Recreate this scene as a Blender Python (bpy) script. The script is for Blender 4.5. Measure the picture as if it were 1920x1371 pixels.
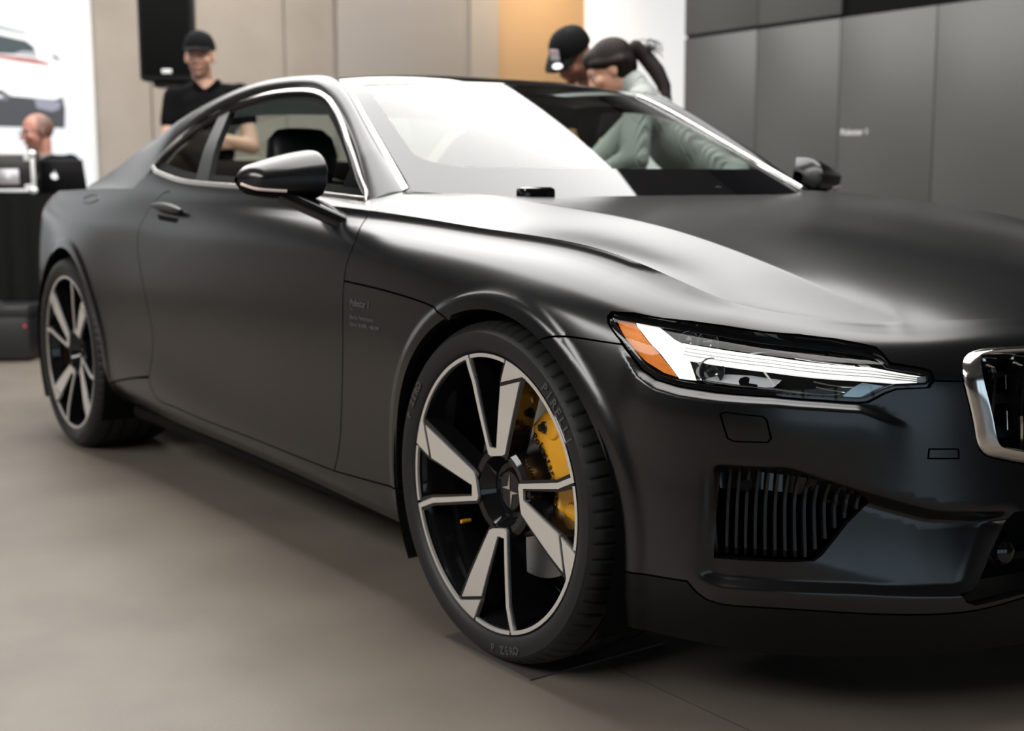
import bpy, bmesh, math, random
import numpy as np
from mathutils import Vector, Matrix
from mathutils.geometry import delaunay_2d_cdt
for o in list(bpy.data.objects): bpy.data.objects.remove(o)
SC = bpy.context.scene; COL = SC.collection
# ---------------------------------------------------------------- camera
cam = bpy.data.cameras.new('camera'); camo = bpy.data.objects.new('camera', cam); COL.objects.link(camo)
cam.sensor_width = 36; cam.lens = 2429.36/1920*36; cam.clip_start = .02; cam.clip_end = 100
_f = Vector((math.cos(2.51996)*math.cos(-.138355), math.sin(2.51996)*math.cos(-.138355), math.sin(-.138355)))
_r = Vector((math.sin(2.51996), -math.cos(2.51996), 0)); _u = _r.cross(_f)
_ro = -.00366; _r, _u = _r*math.cos(_ro) + _u*math.sin(_ro), -_r*math.sin(_ro) + _u*math.cos(_ro)
camo.matrix_world = Matrix(((_r.x, _u.x, -_f.x, 2.09322), (_r.y, _u.y, -_f.y, -2.39959), (_r.z, _u.z, -_f.z, .9645), (0, 0, 0, 1)))
cam.dof.use_dof = True; cam.dof.focus_distance = 2.3; cam.dof.aperture_fstop = 3.4
SC.camera = camo
# ---------------------------------------------------------------- exposure, world
SC.view_settings.view_transform = 'Standard'; SC.view_settings.look = 'None'
SC.view_settings.exposure = 0.0; SC.view_settings.gamma = 1; SC.view_settings.use_curve_mapping = False
wd = bpy.data.worlds.new('world'); SC.world = wd; wd.use_nodes = True
wd.node_tree.nodes['Background'].inputs[0].default_value = (.05, .05, .052, 1); wd.node_tree.nodes['Background'].inputs[1].default_value = .5
# ceiling light boxes (second is an unseen added fill): corner points, radiance
CEIL_Z = 3.6
LIGHTBOX = [([(.95, -1.5), (.95, 2.1), (-7.4, 2.95), (-7.4, -1.5)], 5.9), ([(2.6, -7.6), (2.6, -4.5), (-3.4, -4.5), (-3.4, -7.6)], 9.5)]
# ---------------------------------------------------------------- materials
MATS = {}
def mat(name, col=(.5,.5,.5), rough=.5, metal=0, spec=.5, emit=None, es=1, coat=0, coat_r=.05, trans=0, ior=1.5, bump=None, var=None):
    if name in MATS: return MATS[name]
    m = bpy.data.materials.new(name); m.use_nodes = True; MATS[name] = m
    nt = m.node_tree; b = nt.nodes['Principled BSDF']
    b.inputs['Base Color'].default_value = (*col, 1); b.inputs['Roughness'].default_value = rough
    b.inputs['Metallic'].default_value = metal; b.inputs['Specular IOR Level'].default_value = spec
    b.inputs['IOR'].default_value = ior; b.inputs['Coat Weight'].default_value = coat; b.inputs['Coat Roughness'].default_value = coat_r
    b.inputs['Transmission Weight'].default_value = trans
    if emit: b.inputs['Emission Color'].default_value = (*emit, 1); b.inputs['Emission Strength'].default_value = es
    if var or bump:
        tc = nt.nodes.new('ShaderNodeTexCoord')
    if var:      # (scale, colour2)
        nz = nt.nodes.new('ShaderNodeTexNoise'); nz.inputs['Scale'].default_value = var[0]; nz.inputs['Detail'].default_value = 6
        nt.links.new(tc.outputs['Object'], nz.inputs['Vector'])
        rp = nt.nodes.new('ShaderNodeValToRGB'); rp.color_ramp.elements[0].position = .35; rp.color_ramp.elements[1].position = .65
        rp.color_ramp.elements[0].color = (*var[1], 1); rp.color_ramp.elements[1].color = (*col, 1)
        nt.links.new(nz.outputs['Fac'], rp.inputs['Fac']); nt.links.new(rp.outputs['Color'], b.inputs['Base Color'])
    if bump:     # (scale, strength)
        nb = nt.nodes.new('ShaderNodeTexNoise'); nb.inputs['Scale'].default_value = bump[0]; nb.inputs['Detail'].default_value = 4
        nt.links.new(tc.outputs['Object'], nb.inputs['Vector'])
        bp = nt.nodes.new('ShaderNodeBump'); bp.inputs['Strength'].default_value = bump[1]; bp.inputs['Distance'].default_value = .01
        nt.links.new(nb.outputs['Fac'], bp.inputs['Height']); nt.links.new(bp.outputs['Normal'], b.inputs['Normal'])
    return m
def glass_mat(name, tint, refl=1.0, f0=.082):
    """thin pane: clear tinted transmission plus mirror reflection by Fresnel"""
    m = bpy.data.materials.new(name); m.use_nodes = True; MATS[name] = m; nt = m.node_tree
    for n in list(nt.nodes): nt.nodes.remove(n)
    out = nt.nodes.new('ShaderNodeOutputMaterial'); mx = nt.nodes.new('ShaderNodeMixShader')
    tr = nt.nodes.new('ShaderNodeBsdfTransparent'); tr.inputs[0].default_value = (*tint, 1)
    gl = nt.nodes.new('ShaderNodeBsdfGlossy'); gl.inputs['Roughness'].default_value = .02; gl.inputs[0].default_value = (refl, refl, refl, 1)
    ge = nt.nodes.new('ShaderNodeNewGeometry'); dp = nt.nodes.new('ShaderNodeVectorMath'); dp.operation = 'DOT_PRODUCT'
    nt.links.new(ge.outputs['Incoming'], dp.inputs[0]); nt.links.new(ge.outputs['Normal'], dp.inputs[1])
    def mth(op, a, b):
        n = nt.nodes.new('ShaderNodeMath'); n.operation = op
        for i, q in enumerate((a, b)):
            if q is None: continue
            if isinstance(q, (int, float)): n.inputs[i].default_value = q
            else: nt.links.new(q, n.inputs[i])
        return n.outputs[0]
    c = mth('ABSOLUTE', dp.outputs['Value'], None); f5 = mth('POWER', mth('SUBTRACT', 1.0, c), 5.0); fr = mth('ADD', mth('MULTIPLY', f5, 1 - f0), f0)
    nt.links.new(fr, mx.inputs[0]); nt.links.new(tr.outputs[0], mx.inputs[1]); nt.links.new(gl.outputs[0], mx.inputs[2]); nt.links.new(mx.outputs[0], out.inputs[0])
    return m
def emis_mat(name, col, st):
    m = bpy.data.materials.new(name); m.use_nodes = True; MATS[name] = m; nt = m.node_tree
    for n in list(nt.nodes): nt.nodes.remove(n)
    out = nt.nodes.new('ShaderNodeOutputMaterial'); e = nt.nodes.new('ShaderNodeEmission')
    e.inputs[0].default_value = (*col, 1); e.inputs[1].default_value = st; nt.links.new(e.outputs[0], out.inputs[0]); return m
M_PAINT = mat('satin_black_paint', (.0045, .0045, .005), .24, spec=.5, ior=1.6)
M_GLOSS = mat('gloss_black', (.006, .006, .007), .07)
M_PLAST = mat('black_plastic', (.006, .006, .0065), .42)
M_DARK = mat('dark_recess', (.004, .004, .004), .8, spec=.1)
M_CHROME = mat('chrome', (.82, .81, .79), .12, metal=1)
M_CHROME_S = mat('satin_chrome', (.74, .72, .69), .26, metal=1)
M_MACH = mat('machined_aluminium', (.93, .91, .88), .36, metal=.8)
M_RUBBER = mat('tyre_rubber', (.011, .011, .011), .52, spec=.35)
M_GOLD = mat('gold_caliper', (.80, .38, .02), .28, metal=.25, coat=.4)
M_DISC = mat('brake_disc_steel', (.55, .54, .53), .35, metal=.9)
M_LEATHER = mat('black_leather', (.008, .008, .009), .5)
M_AMBER = mat('amber_lens', (.80, .22, .02), .10, emit=(.9, .25, .02), es=.12, bump=(400, .4))
M_DRL = mat('daytime_light', (.9, .9, .88), .2, emit=(1, .98, .93), es=.95)
M_TEXT = mat('grey_lettering', (.10, .10, .10), .8, spec=.1)
M_WS = glass_mat('windscreen_glass', (.66, .76, .70))
M_SG = glass_mat('side_glass', (.62, .70, .66))
M_QG = glass_mat('privacy_glass', (.05, .055, .05))
M_RG = mat('roof_glass', (.004, .004, .005), .03, ior=1.55)
M_LENS = glass_mat('lamp_lens', (.95, .96, .96), f0=.022)
# ---------------------------------------------------------------- helpers
def link(o, parent=None):
    COL.objects.link(o)
    if parent: o.parent = parent
    return o
def empty(name, loc=(0,0,0), rz=0, parent=None):
    o = bpy.data.objects.new(name, None); o.empty_display_size = .1; o.location = loc; o.rotation_euler = (0, 0, rz); return link(o, parent)
def tag(o, label, cat, group=None, kind=None):
    if label: o['label'] = label
    if cat: o['category'] = cat
    if group: o['group'] = group
    if kind: o['kind'] = kind
    return o
def struct(o, label=None):
    o['kind'] = 'structure'
    if label: o['label'] = label
    return o
def mk(name, v, f, m, parent=None, smooth=True, normals=None, angle=None):
    me = bpy.data.meshes.new(name); me.from_pydata([tuple(map(float, p)) for p in v], [], [tuple(map(int, q)) for q in f]); me.update()
    if smooth: me.polygons.foreach_set('use_smooth', [True]*len(me.polygons))
    for mm in (m if isinstance(m, (list, tuple)) else [m]): me.materials.append(mm)
    if normals is not None: me.normals_split_custom_set_from_vertices([tuple(map(float, n)) for n in normals])
    elif angle is not None and smooth: me.set_sharp_from_angle(angle=math.radians(angle))
    o = bpy.data.objects.new(name, me); return link(o, parent)
def bmobj(name, bm, m, parent=None, smooth=False, angle=35):
    me = bpy.data.meshes.new(name); bmesh.ops.recalc_face_normals(bm, faces=bm.faces); bm.to_mesh(me); bm.free()
    for mm in (m if isinstance(m, (list, tuple)) else [m]): me.materials.append(mm)
    if smooth:
        me.polygons.foreach_set('use_smooth', [True]*len(me.polygons)); me.set_sharp_from_angle(angle=math.radians(angle))
    return link(bpy.data.objects.new(name, me), parent)
def box_bm(bm, x0, x1, y0, y1, z0, z1, bev=0):
    b2 = bmesh.new(); bmesh.ops.create_cube(b2, size=1)
    for v in b2.verts: v.co = Vector((x0 + (v.co.x+.5)*(x1-x0), y0 + (v.co.y+.5)*(y1-y0), z0 + (v.co.z+.5)*(z1-z0)))
    if bev: bmesh.ops.bevel(b2, geom=b2.edges[:], offset=bev, segments=2, affect='EDGES', profile=.5)
    me = bpy.data.meshes.new('tmp'); b2.to_mesh(me); b2.free(); bm.from_mesh(me); bpy.data.meshes.remove(me); return bm
def box(name, x0, x1, y0, y1, z0, z1, m, parent=None, bev=0):
    bm = bmesh.new(); box_bm(bm, x0, x1, y0, y1, z0, z1, bev); return bmobj(name, bm, m, parent, smooth=bev > 0)
def lathe_arrays(prof, n=64, axis='y', a0=0, a1=2*math.pi):
    """prof: list of (r, h); revolve round the axis; h along the axis"""
    prof = np.array(prof, float); full = abs(a1-a0-2*math.pi) < 1e-6
    t = np.linspace(a0, a1, n, endpoint=not full) if full else np.linspace(a0, a1, n)
    k = len(prof); V = []
    for a in t:
        for r, h in prof:
            if axis == 'y': V.append((r*math.cos(a), h, r*math.sin(a)))
            else: V.append((r*math.cos(a), r*math.sin(a), h))
    F = []
    for i in range(n if full else n-1):
        j = (i+1) % n
        for q in range(k-1): F.append((i*k+q, i*k+q+1, j*k+q+1, j*k+q))
    return V, F
def lathe(name, prof, m, parent=None, n=64, axis='y', angle=35, a0=0, a1=2*math.pi, loc=None):
    V, F = lathe_arrays(prof, n, axis, a0, a1)
    o = mk(name, V, F, m, parent, angle=angle)
    if loc: o.location = loc
    bm = bmesh.new(); bm.from_mesh(o.data); bmesh.ops.remove_doubles(bm, verts=bm.verts, dist=1e-6); bmesh.ops.recalc_face_normals(bm, faces=bm.faces); bm.to_mesh(o.data); bm.free()
    o.data.polygons.foreach_set('use_smooth', [True]*len(o.data.polygons)); o.data.set_sharp_from_angle(angle=math.radians(angle))
    return o
def tube(name, pts, rad, m, parent=None, n=8, closed=False, flat=None, up=(0,0,1), caps=True):
    """sweep a round (or rounded flat: flat=(w,h)) section along points"""
    P = np.array(pts, float); k = len(P)
    T = np.gradient(P, axis=0) if not closed else (np.roll(P, -1, 0) - np.roll(P, 1, 0))
    T /= np.maximum(np.linalg.norm(T, axis=1), 1e-9)[:, None]
    V = []; F = []; rr = np.broadcast_to(np.asarray(rad, float), (k,))
    nrm = np.array(up, float)
    for i in range(k):
        u = np.asarray(up[i] if np.ndim(up) == 2 else nrm, float); u = u - T[i]*(u@T[i]); u /= max(np.linalg.norm(u), 1e-9); nrm = u if np.ndim(up) != 2 else nrm
        w = np.cross(T[i], u)
        for q in range(n):
            a = 2*math.pi*q/n
            if flat:
                c, s_ = math.cos(a), math.sin(a); ex = .45
                V.append(P[i] + w*flat[0]/2*math.copysign(abs(c)**ex, c) + u*flat[1]/2*math.copysign(abs(s_)**ex, s_))
            else: V.append(P[i] + (w*math.cos(a) + u*math.sin(a))*rr[i])
    for i in range(k if closed else k-1):
        j = (i+1) % k
        for q in range(n): F.append((i*n+q, i*n+(q+1) % n, j*n+(q+1) % n, j*n+q))
    if caps and not closed: F.append(tuple(range(n))[::-1]); F.append(tuple(range((k-1)*n, k*n)))
    return mk(name, V, F, m, parent, angle=40)
def loft(name, rows, m, parent=None, closed=False, angle=45, flip=False):
    rows = [np.array(r, float) for r in rows]; n = len(rows[0]); V = np.vstack(rows); F = []
    for i in range(len(rows)-1):
        for q in range(n if closed else n-1):
            a, b = i*n+q, i*n+(q+1) % n; f = (a, b, b+n, a+n); F.append(f[::-1] if flip else f)
    return mk(name, V, F, m, parent, angle=angle)
def smooth_curve(P, n):
    P = np.array(P, float); d = np.concatenate([[0], np.cumsum(np.linalg.norm(np.diff(P, axis=0), axis=1))])
    return nat_spline(d, P, np.linspace(0, d[-1], n))
def closed_curve(P, n):
    P = np.array(P, float); Q = np.vstack([P[-3:], P, P[:4]]); d = np.concatenate([[0], np.cumsum(np.linalg.norm(np.diff(Q, axis=0), axis=1))])
    return nat_spline(d, Q, np.linspace(d[3], d[3+len(P)], n, endpoint=False))
def inpoly(pt, poly):
    x, y = pt[:, 0], pt[:, 1]; c = np.zeros(len(pt), bool); n = len(poly)
    for i in range(n):
        x1, y1 = poly[i]; x2, y2 = poly[i-1]
        if y1 == y2: continue
        h = ((y1 > y) != (y2 > y)) & (x < (x2-x1)*(y-y1)/(y2-y1) + x1); c ^= h
    return c
def pdist(pt, poly):
    d = np.full(len(pt), 1e9); n = len(poly)
    for i in range(n):
        a = np.array(poly[i-1]); b = np.array(poly[i]); ab = b-a; L = ab@ab
        t = np.clip(((pt-a)@ab)/max(L, 1e-12), 0, 1); d = np.minimum(d, np.hypot(*(pt - a - t[:, None]*ab).T))
    return d
def resample(poly, h):
    out = []
    for i in range(len(poly)):
        a = np.array(poly[i], float); b = np.array(poly[(i+1) % len(poly)], float); L = np.linalg.norm(b-a)
        if L < 1e-5: continue
        k = max(1, int(math.ceil(L/h)))
        for q in range(k): out.append(a + (b-a)*q/k)
    return np.array(out)
def inset(poly, d):
    P = np.array(poly, float); n = len(P)
    A = .5*np.sum(P[:,0]*np.roll(P[:,1], -1) - np.roll(P[:,0], -1)*P[:,1]); sg = 1 if A > 0 else -1
    e = np.roll(P, -1, 0) - P; e /= np.maximum(np.linalg.norm(e, axis=1), 1e-9)[:, None]
    nn = np.stack([-e[:,1], e[:,0]], 1)*sg; np_ = np.roll(nn, 1, 0)
    b = nn + np_; b /= np.maximum((b*nn).sum(1), .35)[:, None]
    return P + b*d
def tri_region(poly, h, holes=(), extra=None):
    """triangulate a polygon with inner points at spacing h -> pts, tris, boundary loops (index lists)"""
    B = resample(poly, h*.75); loops = [B] + [resample(q, h*.75) for q in holes]
    lo = B.min(0); hi = B.max(0)
    gx = np.arange(lo[0], hi[0]+h, h); gy = np.arange(lo[1], hi[1]+h, h*.866)
    G = np.array([(x + (h/2 if k % 2 else 0), y) for k, y in enumerate(gy) for x in gx])
    keep = inpoly(G, B)
    for q in loops[1:]: keep &= ~inpoly(G, q)
    G = G[keep]
    if len(G):
        d = pdist(G, B)
        for q in loops[1:]: d = np.minimum(d, pdist(G, q))
        G = G[d > h*.55]
    if extra is not None and len(extra):
        E_ = np.asarray(extra); k_ = inpoly(E_, B); d_ = pdist(E_, B)
        for q in loops[1:]: k_ &= ~inpoly(E_, q); d_ = np.minimum(d_, pdist(E_, q))
        E_ = E_[k_ & (d_ > .004)]
        if len(E_) and len(G):
            near = np.array([np.min(((E_ - g)**2).sum(1)) for g in G]); G = np.vstack([G[near > (h*.5)**2], E_])
    pts = np.vstack(loops + [G]); edges = []; k = 0; L = []
    for q in loops:
        n = len(q); edges += [(k+i, k+(i+1) % n) for i in range(n)]; L.append(list(range(k, k+n))); k += n
    vo, eo, fo, ov, oe, of = delaunay_2d_cdt([Vector(p) for p in pts.tolist()], edges, [], 0, 1e-7)
    vo = np.array([tuple(p) for p in vo]); fo = np.array([tuple(f) for f in fo])
    c = vo[fo].mean(1); keep = inpoly(c, B)
    for q in loops[1:]: keep &= ~inpoly(c, q)
    remap = {}
    for i, src in enumerate(ov):
        for s_ in src: remap[s_] = i
    L = [[remap[i] for i in q if i in remap] for q in L]
    return vo, fo[keep], L
def sheet(name, poly, h, ev, m, parent=None, holes=(), flange=.018, offset=0, extra=None):
    """surface patch trimmed by poly; ev(pts) -> P, N; edges folded inward by a flange"""
    p2, T, L = tri_region(poly, h, holes, extra); P, N = ev(p2); P = P - N*offset
    g = np.cross(P[T[:,1]]-P[T[:,0]], P[T[:,2]]-P[T[:,0]]); fl = (g*N[T].mean(1)).sum(1) < 0
    T = T.copy(); T[fl] = T[fl][:, ::-1]
    V = [P]; NN = [N]; F = [tuple(t) for t in T]; k = len(P)
    for q in (L if flange else []):
        q = np.array(q); n = len(q); pb = P[q]; nb = N[q]
        tg = np.roll(pb, -1, 0) - np.roll(pb, 1, 0); tg /= np.maximum(np.linalg.norm(tg, axis=1), 1e-9)[:, None]
        out = np.cross(tg, nb)
        ctr = P.mean(0)
        mid = p2[q]; a2 = .5*np.sum(mid[:,0]*np.roll(mid[:,1], -1) - np.roll(mid[:,0], -1)*mid[:,1])
        # decide the outward sign from a neighbouring triangle
        V += [pb, pb - nb*flange]
        NN += [out, out]
        for i in range(n):
            j = (i+1) % n; F.append((k+i, k+j, k+n+j, k+n+i))
        k += 2*n
    V = np.vstack(V); NN = np.vstack(NN)
    nb = len(P)
    Fa = np.array([f for f in F if len(f) == 4])
    if len(Fa):
        g = np.cross(V[Fa[:,1]]-V[Fa[:,0]], V[Fa[:,3]]-V[Fa[:,0]])
        sgn = np.sign((g*NN[Fa[:,0]]).sum(1))
        NN2 = NN.copy()
        # flip normals of flange verts so they agree with an outward fold
        F = [f for f in F if len(f) == 3] + [tuple(f) for f in Fa]
        acc = np.zeros_like(V); 
        for c in range(4): np.add.at(acc, Fa[:, c], g)
        ln = np.linalg.norm(acc[nb:], axis=1)[:, None]; NN2[nb:] = acc[nb:]/np.maximum(ln, 1e-12); NN = NN2
    return mk(name, V, F, m, parent, normals=NN)
def text_obj(name, body, size, m, parent, mtx, depth=.0006, align='LEFT', bold=0):
    cu = bpy.data.curves.new(name, 'FONT'); cu.body = body; cu.size = size; cu.extrude = depth; cu.align_x = align; cu.resolution_u = 3; cu.offset = bold*size
    t = bpy.data.objects.new(name + '_tmp', cu); COL.objects.link(t)
    me = bpy.data.meshes.new_from_object(t.evaluated_get(bpy.context.evaluated_depsgraph_get())); bpy.data.objects.remove(t)
    me.name = name; me.materials.clear(); me.materials.append(m)
    o = bpy.data.objects.new(name, me); link(o, parent)
    me.transform(mtx); return o
# ---------------------------------------------------------------- room shell
M_FLOOR = mat('polished_concrete_floor', (.180, .152, .127), .42, spec=.35, var=(2.3, (.143, .120, .099)), bump=(120, .03))
M_CONC = mat('concrete_wall', (.40, .355, .31), .85, var=(2.2, (.36, .315, .27)), bump=(18, .15))
M_WARM = mat('dark_wall', (.05, .048, .047), .8)
M_CEIL = mat('ceiling_paint', (.16, .155, .15), .9)
def slab(name, x0, x1, y0, y1, z0, z1, m, label=None):
    return struct(box(name, x0, x1, y0, y1, z0, z1, m), label)
slab('floor', -9.2, 8.2, -8.2, 9.2, -.1, 0, M_FLOOR)
slab('ceiling', -9.2, 8.2, -8.2, 9.2, CEIL_Z+.08, CEIL_Z+.2, M_CEIL)
slab('wall_back', -9.2, -9.0, -8.2, 9.2, 0, CEIL_Z+.08, M_CONC)
slab('wall_front', 8.0, 8.2, -8.2, 9.2, 0, CEIL_Z+.08, M_WARM)
slab('wall_left', -9.0, 8.0, -8.2, -8.0, 0, CEIL_Z+.08, mat('grey_brown_wall', (.045, .042, .040), .8))
slab('wall_far', -9.0, 8.0, 9.0, 9.2, 0, CEIL_Z+.08, M_WARM)
for k, (cs, rad) in enumerate(LIGHTBOX):
    c = np.array(cs).mean(0); e = empty('ceiling_lightbox', (c[0], c[1], CEIL_Z))
    tag(e, ('large luminous white ceiling light box above the car', 'added ceiling light box brightening the wheels and the floor beside the car')[k], 'ceiling light')
    def slabz(name, pts, z0, z1, m):
        n = len(pts); V = [(p[0]-c[0], p[1]-c[1], z0) for p in pts] + [(p[0]-c[0], p[1]-c[1], z1) for p in pts]
        bm = bmesh.new(); vs = [bm.verts.new(v) for v in V]; bm.faces.new(vs[:n]); bm.faces.new(vs[n:]); [bm.faces.new((vs[i], vs[(i+1) % n], vs[n+(i+1) % n], vs[n+i])) for i in range(n)]
        return bmobj(name, bm, m, e)
    slabz('frame', inset(np.array(cs), -.05).tolist(), .012, .07, M_PLAST)
    slabz('diffuser', cs, 0, .012, emis_mat('lightbox_diffuser_%d' % k, (1, .985, .96), rad))
# unseen lamps added near the ceiling to brighten the back wall
M_LAMP = emis_mat('added_washer_lens', (1, .86, .70), 6)
for k, (y0, y1, pw, colr) in enumerate(((1.3, 3.4, 15, (1, .90, .80)), (3.5, 5.2, 11, (1, .93, .86)), (5.3, 6.5, 20, (1, .80, .58)))):
    e = empty('added_wall_washer', (-8.15, (y0+y1)/2, CEIL_Z-.06)); hwid = (y1-y0)/2
    tag(e, ('added long lamp brightening the concrete wall', 'added lamp brightening the beige wall panel', 'added warm lamp brightening the orange-tinted wall panel')[k], 'lamp', )
    box('lamp_housing', -.06, .06, -hwid, hwid, -.02, .06, M_PLAST, e, bev=.004)
    box('lamp_lens', -.045, .0, -hwid+.02, hwid-.02, -.024, -.0195, M_LAMP, e)
    ld = bpy.data.lights.new('added_washer_light', 'AREA'); ld.shape = 'RECTANGLE'; ld.size = .1; ld.size_y = 2*hwid-.1; ld.energy = pw; ld.color = colr; ld.spread = math.radians(120)
    lo = bpy.data.objects.new('added_washer_light', ld); link(lo, e); lo.location = (-.02, 0, -.03); lo.rotation_euler = (0, math.radians(28), 0)

# daylight window wall in front of the car
WN = empty('window_1', (7.99, -1.5, 0)); struct(WN, 'tall daylight window facing the car')
M_DAY = emis_mat('daylight_pane', (.66, .85, 1.0), 1.1)
for k in range(5):
    y0 = -3.6 + k*1.45
    box('pane', -.03, -.02, y0+.06, y0+1.39, .30, 2.55, M_DAY, WN)
    box('mullion', -.06, .0, y0-.05, y0+.05, .2, 2.65, M_PLAST, WN)
box('mullion', -.06, .0, -3.65, 3.65, 2.55, 2.65, M_PLAST, WN); box('mullion', -.06, .0, -3.65, 3.65, .2, .30, M_PLAST, WN)
# ---------------------------------------------------------------- body surfaces
def nat_spline(t, v, q):
    t = np.asarray(t, float); v = np.asarray(v, float); q = np.asarray(q, float)
    n = len(t); h = np.diff(t)
    A = np.eye(n); b = np.zeros((n,) + v.shape[1:])
    for i in range(1, n - 1):
        A[i, i-1] = h[i-1]; A[i, i] = 2*(h[i-1] + h[i]); A[i, i+1] = h[i]
        b[i] = 6*((v[i+1] - v[i])/h[i] - (v[i] - v[i-1])/h[i-1])
    M = np.linalg.solve(A, b)
    i = np.clip(np.searchsorted(t, q) - 1, 0, n - 2)
    d = q - t[i]; hh = h[i]
    if v.ndim > 1: d = d[:, None]; hh = hh[:, None]
    return v[i] + d*((v[i+1] - v[i])/hh - hh*(2*M[i] + M[i+1])/6) + d*d*M[i]/2 + d**3*(M[i+1] - M[i])/(6*hh)

def sstep(a, b, x):
    t = np.clip((x - a)/(b - a), 0, 1); return t*t*(3 - 2*t)

SF = [.35, .5, .65, .8, .95, 1.1, 1.25]
XK = [-3.2, -2.742, -2.3, -1.9, -1.4, -.9, -.5, 0, .2]
def _row(hw, z, front):
    k = [(x, x, h, zz) for x, h, zz in zip(XK, hw, z)]
    k += [(s, f[0], f[1], f[2]) for s, f in zip(SF, front)]
    h0, z0 = hw[0], z[0]
    rear = [(s, xr, h0*f, z0) for s, xr, f in ((-3.4, -3.39, .955), (-3.55, -3.52, .85), (-3.7, -3.63, .64), (-3.85, -3.69, .34), (-4.0, -3.71, 0))]
    return sorted(rear + k)
ROWS = [
 _row([.80,.88,.90,.905,.905,.905,.905,.90,.895],[.25,.20,.225,.222,.215,.205,.19,.17,.16],
      [(.345,.88,.155),(.475,.83,.15),(.595,.73,.14),(.69,.59,.135),(.76,.42,.13),(.805,.22,.13),(.83,0,.13)]),
 _row([.88,.94,.943,.945,.947,.948,.948,.945,.94],[.33,.28,.275,.275,.262,.25,.238,.225,.225],
      [(.345,.925,.225),(.485,.865,.215),(.61,.755,.205),(.71,.61,.195),(.78,.44,.19),(.825,.23,.19),(.85,0,.19)]),
 _row([.90,.955,.952,.947,.942,.942,.944,.955,.955],[.43,.38,.36,.345,.325,.31,.30,.30,.295],
      [(.35,.942,.29),(.495,.88,.275),(.62,.77,.265),(.72,.62,.255),(.79,.445,.25),(.835,.235,.25),(.855,0,.25)]),
 _row([.91,.968,.955,.943,.936,.937,.943,.965,.965],[.53,.48,.46,.44,.42,.41,.41,.41,.40],
      [(.35,.95,.385),(.49,.885,.365),(.61,.775,.35),(.71,.625,.34),(.775,.45,.335),(.82,.235,.335),(.84,0,.335)]),
 _row([.91,.975,.962,.950,.944,.945,.952,.973,.972],[.63,.58,.56,.54,.53,.52,.52,.52,.51],
      [(.35,.955,.49),(.485,.885,.46),(.60,.775,.44),(.695,.625,.43),(.76,.45,.425),(.80,.235,.425),(.82,0,.425)]),
 _row([.905,.972,.962,.953,.95,.951,.957,.973,.97],[.72,.68,.66,.64,.63,.63,.63,.62,.61],
      [(.35,.95,.585),(.48,.875,.55),(.595,.765,.53),(.69,.615,.52),(.75,.44,.515),(.79,.23,.515),(.805,0,.515)]),
 _row([.895,.955,.95,.944,.944,.947,.953,.966,.963],[.80,.77,.755,.735,.73,.73,.725,.70,.685],
      [(.35,.94,.655),(.48,.862,.625),(.595,.75,.60),(.685,.60,.59),(.743,.435,.585),(.78,.228,.585),(.795,0,.585)]),
 _row([.88,.925,.925,.922,.925,.93,.938,.945,.943],[.865,.845,.835,.815,.81,.805,.80,.765,.745],
      [(.345,.925,.705),(.485,.84,.675),(.60,.72,.652),(.683,.58,.64),(.735,.42,.635),(.77,.22,.635),(.785,0,.635)]),
 _row([.86,.88,.885,.888,.892,.897,.90,.90,.895],[.91,.905,.90,.885,.88,.87,.855,.822,.798],
      [(.335,.89,.762),(.465,.80,.732),(.57,.685,.706),(.65,.555,.69),(.705,.40,.682),(.745,.21,.682),(.76,0,.682)]),
]
# hood edge line J: shoulder crease along the side, then across just behind the leading edge
JK = [(-4.0,-3.60,0,.955),(-3.85,-3.58,.30,.955),(-3.7,-3.52,.55,.952),(-3.55,-3.43,.71,.95),(-3.4,-3.32,.79,.948),(-3.2,-3.2,.825,.948),(-2.742,-2.742,.83,.957),(-2.3,-2.3,.84,.957),(-1.9,-1.9,.85,.948),(-1.4,-1.4,.855,.935),
      (-.9,-.9,.855,.918),(-.645,-.645,.85,.905),(-.413,-.413,.84,.89),(-.174,-.174,.83,.872),(.076,.076,.815,.854),
      (.25,.24,.80,.826),(.38,.36,.775,.788),(.5,.445,.73,.754),(.65,.53,.635,.731),(.8,.60,.51,.7185),(.95,.655,.37,.718),(1.1,.695,.19,.715),(1.25,.71,0,.714)]
CREASE_B = np.array([(-.75,.626),(-.454,.62),(-.225,.62),(.139,.60),(.319,.57),(.54,.52),(.628,.45),(.70,.36)])
_cbx = np.linspace(-.75, .70, 60); _cby = nat_spline(CREASE_B[:,0], CREASE_B[:,1], _cbx)
def crease_d(x, y):
    """signed distance in plan from the hood crease, positive outboard"""
    x = np.asarray(x, float); y = np.abs(np.asarray(y, float))
    yy = np.interp(x, _cbx, _cby); sl = np.interp(x, _cbx, np.gradient(_cby, _cbx))
    return (y - yy)/np.sqrt(1 + sl*sl)
KB = .24
def kink(x, y):
    d = crease_d(x, y); a = KB*(1 - sstep(.40, .66, np.asarray(x)))
    return -a*0.5*(d + np.sqrt(d*d + .004**2))
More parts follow.
